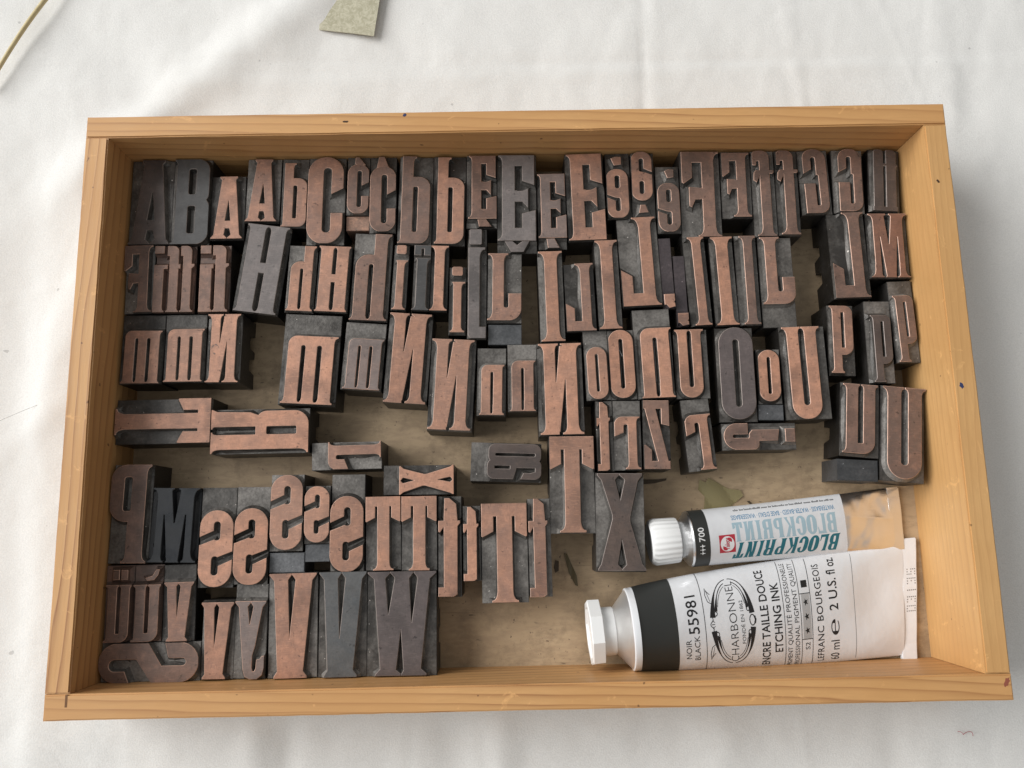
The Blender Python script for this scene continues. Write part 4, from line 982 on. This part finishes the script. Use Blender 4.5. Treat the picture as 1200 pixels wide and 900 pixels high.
# shell between the leaves and bead opposite
sh = [(uc-9.4+(-1.5-0.55*math.cos(5*a))*math.cos(a)*1.15, sc_+(3.1+0.5*math.cos(5*a))*math.sin(a)) for a in [math.radians(-100+200*i/36) for i in range(37)]]
parts.append(strip(sh, 0.34)); parts.append(strip([(uc-11.2, sc_), (uc-9.6, sc_)], 0.3)); parts.append(strip([(uc-10.8, sc_+1.6), (uc-9.5, sc_+.7)], 0.25)); parts.append(strip([(uc-10.8, sc_-1.6), (uc-9.5, sc_-.7)], 0.25))
sh = [(uc+10.2+1.4*math.cos(a), sc_+2.0*math.sin(a)) for a in [2*math.pi*i/20 for i in range(21)]]
parts.append(strip(sh, 0.42)); parts.append(strip([(uc+11.4, sc_-1.4), (uc+11.9, sc_), (uc+11.4, sc_+1.4)], 0.9))
T2.flat('emblem', *joinf(*parts), INK, t2)
up_text(T2, 'CHARBONNEL', 51.8, 4.3, -18.0, 16.8, INK, t2, -0.012); up_text(T2, 'FOND\u00c9 EN 1862', 55.6, 1.9, -9.2, 7.6, INK, t2, 0.0)
up_text(T2, 'ENCRE TAILLE DOUCE', 68.6, 4.4, -22.6, 20.6, INK, t2, 0.016, 1.0); up_text(T2, 'ETCHING INK', 75.4, 4.4, -14.8, 12.8, INK, t2, 0.016)
up_text(T2, 'PIGMENT QUALIT\u00c9 PROFESSIONELLE', 80.8, 2.6, -25.0, 23.2, INK, t2); up_text(T2, 'PROFESSIONAL PIGMENT QUALITY', 84.8, 2.6, -25.0, 22.6, INK, t2)
GREYP = plain('grey_print', (0.42, 0.42, 0.42), 0.45)
T2.flat('grey_bar', *quad(87.0, -10.2, 91.4, 6.8), GREYP, t2, 0.04)
for q_ in (quad(86.2, -10.4, 91.8, -10.1), quad(86.2, 6.7, 91.8, 7.0)): T2.flat('printed_line', *q_, INK, t2)
T2.flat('printed_square', *quad(87.7, 9.2, 90.9, 12.2), INK, t2)
stp = []
for k in (-6.8, -1.6, 3.6):
    v = [(89.2, k)]+[(89.2-(1.45 if i % 2 == 0 else .6)*math.cos(math.pi*i/5), k+(1.45 if i % 2 == 0 else .6)*math.sin(math.pi*i/5)) for i in range(10)]
    stp.append((v, [(0, 1+i, 1+(i+1) % 10) for i in range(10)]))
T2.flat('star_row', *joinf(*stp), INK, t2, 0.09)
up_text(T2, 'S2', 90.5, 2.6, -15.0, -11.6, INK, t2)
up_text(T2, 'LEFRANC BOURGEOIS', 98.4, 3.7, -23.4, 19.4, INK, t2, 0.006, 1.08)
up_text(T2, '60 ml', 107.0, 5.0, -23.4, -12.0, INK, t2, 0.004); up_text(T2, '\u212e', 107.0, 6.0, -9.8, -3.8, INK, t2, 0.004); up_text(T2, '2 U.S. fl oz.', 107.0, 5.0, -0.6, 22.8, INK, t2, 0.012)
# embossed number on the fold, dotted
dots = {'0': ['111', '101', '101', '101', '111'], '3': ['111', '001', '011', '001', '111'], '1': ['010', '010', '010', '010', '010'], '5': ['111', '100', '111', '001', '111']}
dv, df = [], []; zt_ = T2.ab(145.2)[1]+1.32
for q, ch in enumerate('03135'):
    for r_, row in enumerate(dots[ch]):
        for c_, on in enumerate(row):
            if on == '1':
                cy_ = 6.0-q*4.6-c_*1.25; cx_ = 147.0+r_*1.0; cy_ = -cy_ + 0.0
                b_ = len(dv); dv += [(cx_-.27, cy_-.27, zt_), (cx_+.27, cy_-.27, zt_), (cx_+.27, cy_+.27, zt_), (cx_-.27, cy_+.27, zt_)]; df.append((b_, b_+1, b_+2, b_+3))
mesh('stamped_number', [(x+T2.shear*y, y, z+0.25*math.sin(y/7.0+1)+0.15*math.sin(y/2.9)) for x, y, z in dv], df, plain('stamp_shadow', (0.2, 0.18, 0.17), 0.6), t2)

# ---- smaller tube of block printing ink
t1 = empty('ink_tube', (83.3, -72.2, FLOOR+0.1), math.radians(4.1), 'smaller half used tube with blue lettering and fluted white cap', 'ink tube')
T1 = Tube(14.0, 115.0, 16.5, 1.6, False); T1.dk = 0.8; T1.shear = 0.06
T1.skin('tube_body', SILVER, t1, 0.0, 111.0, 120, 200)
crimp(T1, t1, SILVER, 110.0, 116.0, 16.4, 1.3)
lathe('shoulder', [(0.5, 13.9), (0.0, 14.1), (-0.8, 13.8), (-1.2, 13.0), (-6.0, 7.6), (-8.0, 7.2)], SILVER, t1, 14.0)
lathe('cap', [(-5.4, 10.0), (-5.6, 10.9), (-6.2, 11.2), (-17.5, 11.7), (-19.6, 10.9), (-20.3, 9.6), (-19.8, 8.6), (-19.7, 2.0)], WHITEPLASTIC, t1, 14.0, n=192,
      mod=lambda th, u: 1.0+(0.017*math.cos(24*th) if -19 < u < -5.5 else 0.0))
T1.skin('label', LABELWHITE, t1, 0.6, 83.5, 92, 200, 0.06)
T1.skin('black_band', BANDBLACK, t1, 0.4, 8.2, 9, 200, 0.12)
WHITEPRINT = plain('white_print', (0.8, 0.8, 0.8), 0.45)
up_text(T1, '700', 5.6, 3.3, -1.6, 5.4, WHITEPRINT, t1, 0.01, off=0.18); up_text(T1, '+++', 6.0, 4.2, -8.4, -3.0, WHITEPRINT, t1, 0.0, off=0.18)
REDL = plain('red_emblem', (0.47, 0.035, 0.055), 0.45)
T1.flat('emblem', *quad(13.0, -8.6, 21.6, 0.6), REDL, t1, 0.10)
ue, se = 17.3, -4.0
v = [(ue, se)]+[(ue+3.7*math.cos(2*math.pi*i/40), se+3.9*math.sin(2*math.pi*i/40)) for i in range(40)]
T1.flat('emblem_disc', v, [(0, 1+i, 1+(i+1) % 40) for i in range(40)], WHITEPRINT, t1, 0.14)
sq = [strip([(ue+2.4*math.cos(a), se+2.7*math.sin(a)) for a in [math.radians(20+70*i/12) for i in range(13)]], lambda t: 1.6*math.sin(math.pi*t)+.2),
      strip([(ue+2.4*math.cos(a), se+2.7*math.sin(a)) for a in [math.radians(200+70*i/12) for i in range(13)]], lambda t: 1.6*math.sin(math.pi*t)+.2)]
T1.flat('emblem_mark', *joinf(*sq), REDL, t1, 0.18)
up_text(T1, 'Talens', 18.3, 2.6, -7.0, -0.8, REDL, t1, 0.012, 0.92, off=0.2)
TEAL = [plain('teal_print', (0.014, 0.15, 0.195), 0.45), plain('teal_print_light', (0.02, 0.19, 0.235), 0.45)]
PALE = plain('pale_blue_print', (0.36, 0.50, 0.57), 0.45); BLUE = plain('blue_print', (0.07, 0.24, 0.42), 0.45)
def word(sa, sb, mat, mirror, slant, off):
    x, parts = 0.0, []
    widths = dict(B=.98, L=.86, O=.98, C=.92, K=1.06, P=.95, R=1.02, I=.56, N=1.06, T=.92)
    tot = sum(widths[c] for c in 'BLOCKPRINT')+0.09*9
    for c in 'BLOCKPRINT':
        g = {'N': 'Nn'}.get(c, c); wd_ = widths[c]
        v_, tr = glyph_tris(g, 0, x, 0, x+wd_, 1.35); parts.append((v_, tr)); x += wd_+0.09
    V, F = joinf(*parts); out = []
    for px, py in V:
        t = px/tot; q = py/1.35
        if mirror: out.append((78.6-t*57.6, sa+(sb-sa)*q))
        else: out.append((78.6-(t*57.6)-slant*(q-0.5)*6, sa+(sb-sa)*q))
    T1.flat('lettering', out, F if not mirror else [f[::-1] for f in F], mat, t1, off)
def g_Nn(): return flip(g_N())
word(-3.9, -13.2, TEAL[0], False, 0.45, 0.11)
word(-3.3, 6.2, PALE, True, 0.0, 0.10)
down_text(T1, "WASSERBASIS", 34.0, 21.8, 7.2+0, -2.6, BLUE, t1, 0.0) if False else None
v, f = text_flat("WATERBASIS \u00b7 WATER-BASED \u00b7 BASE D'EAU \u00b7 WASSERBASIS", 0.004)
T1.flat('lettering', [(78.4-x*57.0, 10.4-y/CAP*2.9) for x, y in v], f, BLUE, t1, 0.11)
# one line of print too fine to read along the far side
rnd = random.Random(4); u_ = 79.0; pts = []
while u_ > 24:
    l_ = rnd.uniform(1.2, 4.2); k = u_
    while k > u_-l_: pts.append(quad(k-0.34, 13.4, k, 14.5 if rnd.random() < .7 else 15.1)); k -= 0.55
    u_ -= l_+0.7
T1.flat('fine_print', *joinf(*pts), INK, t1, 0.10)
# specks of dust and paper fibre on the type
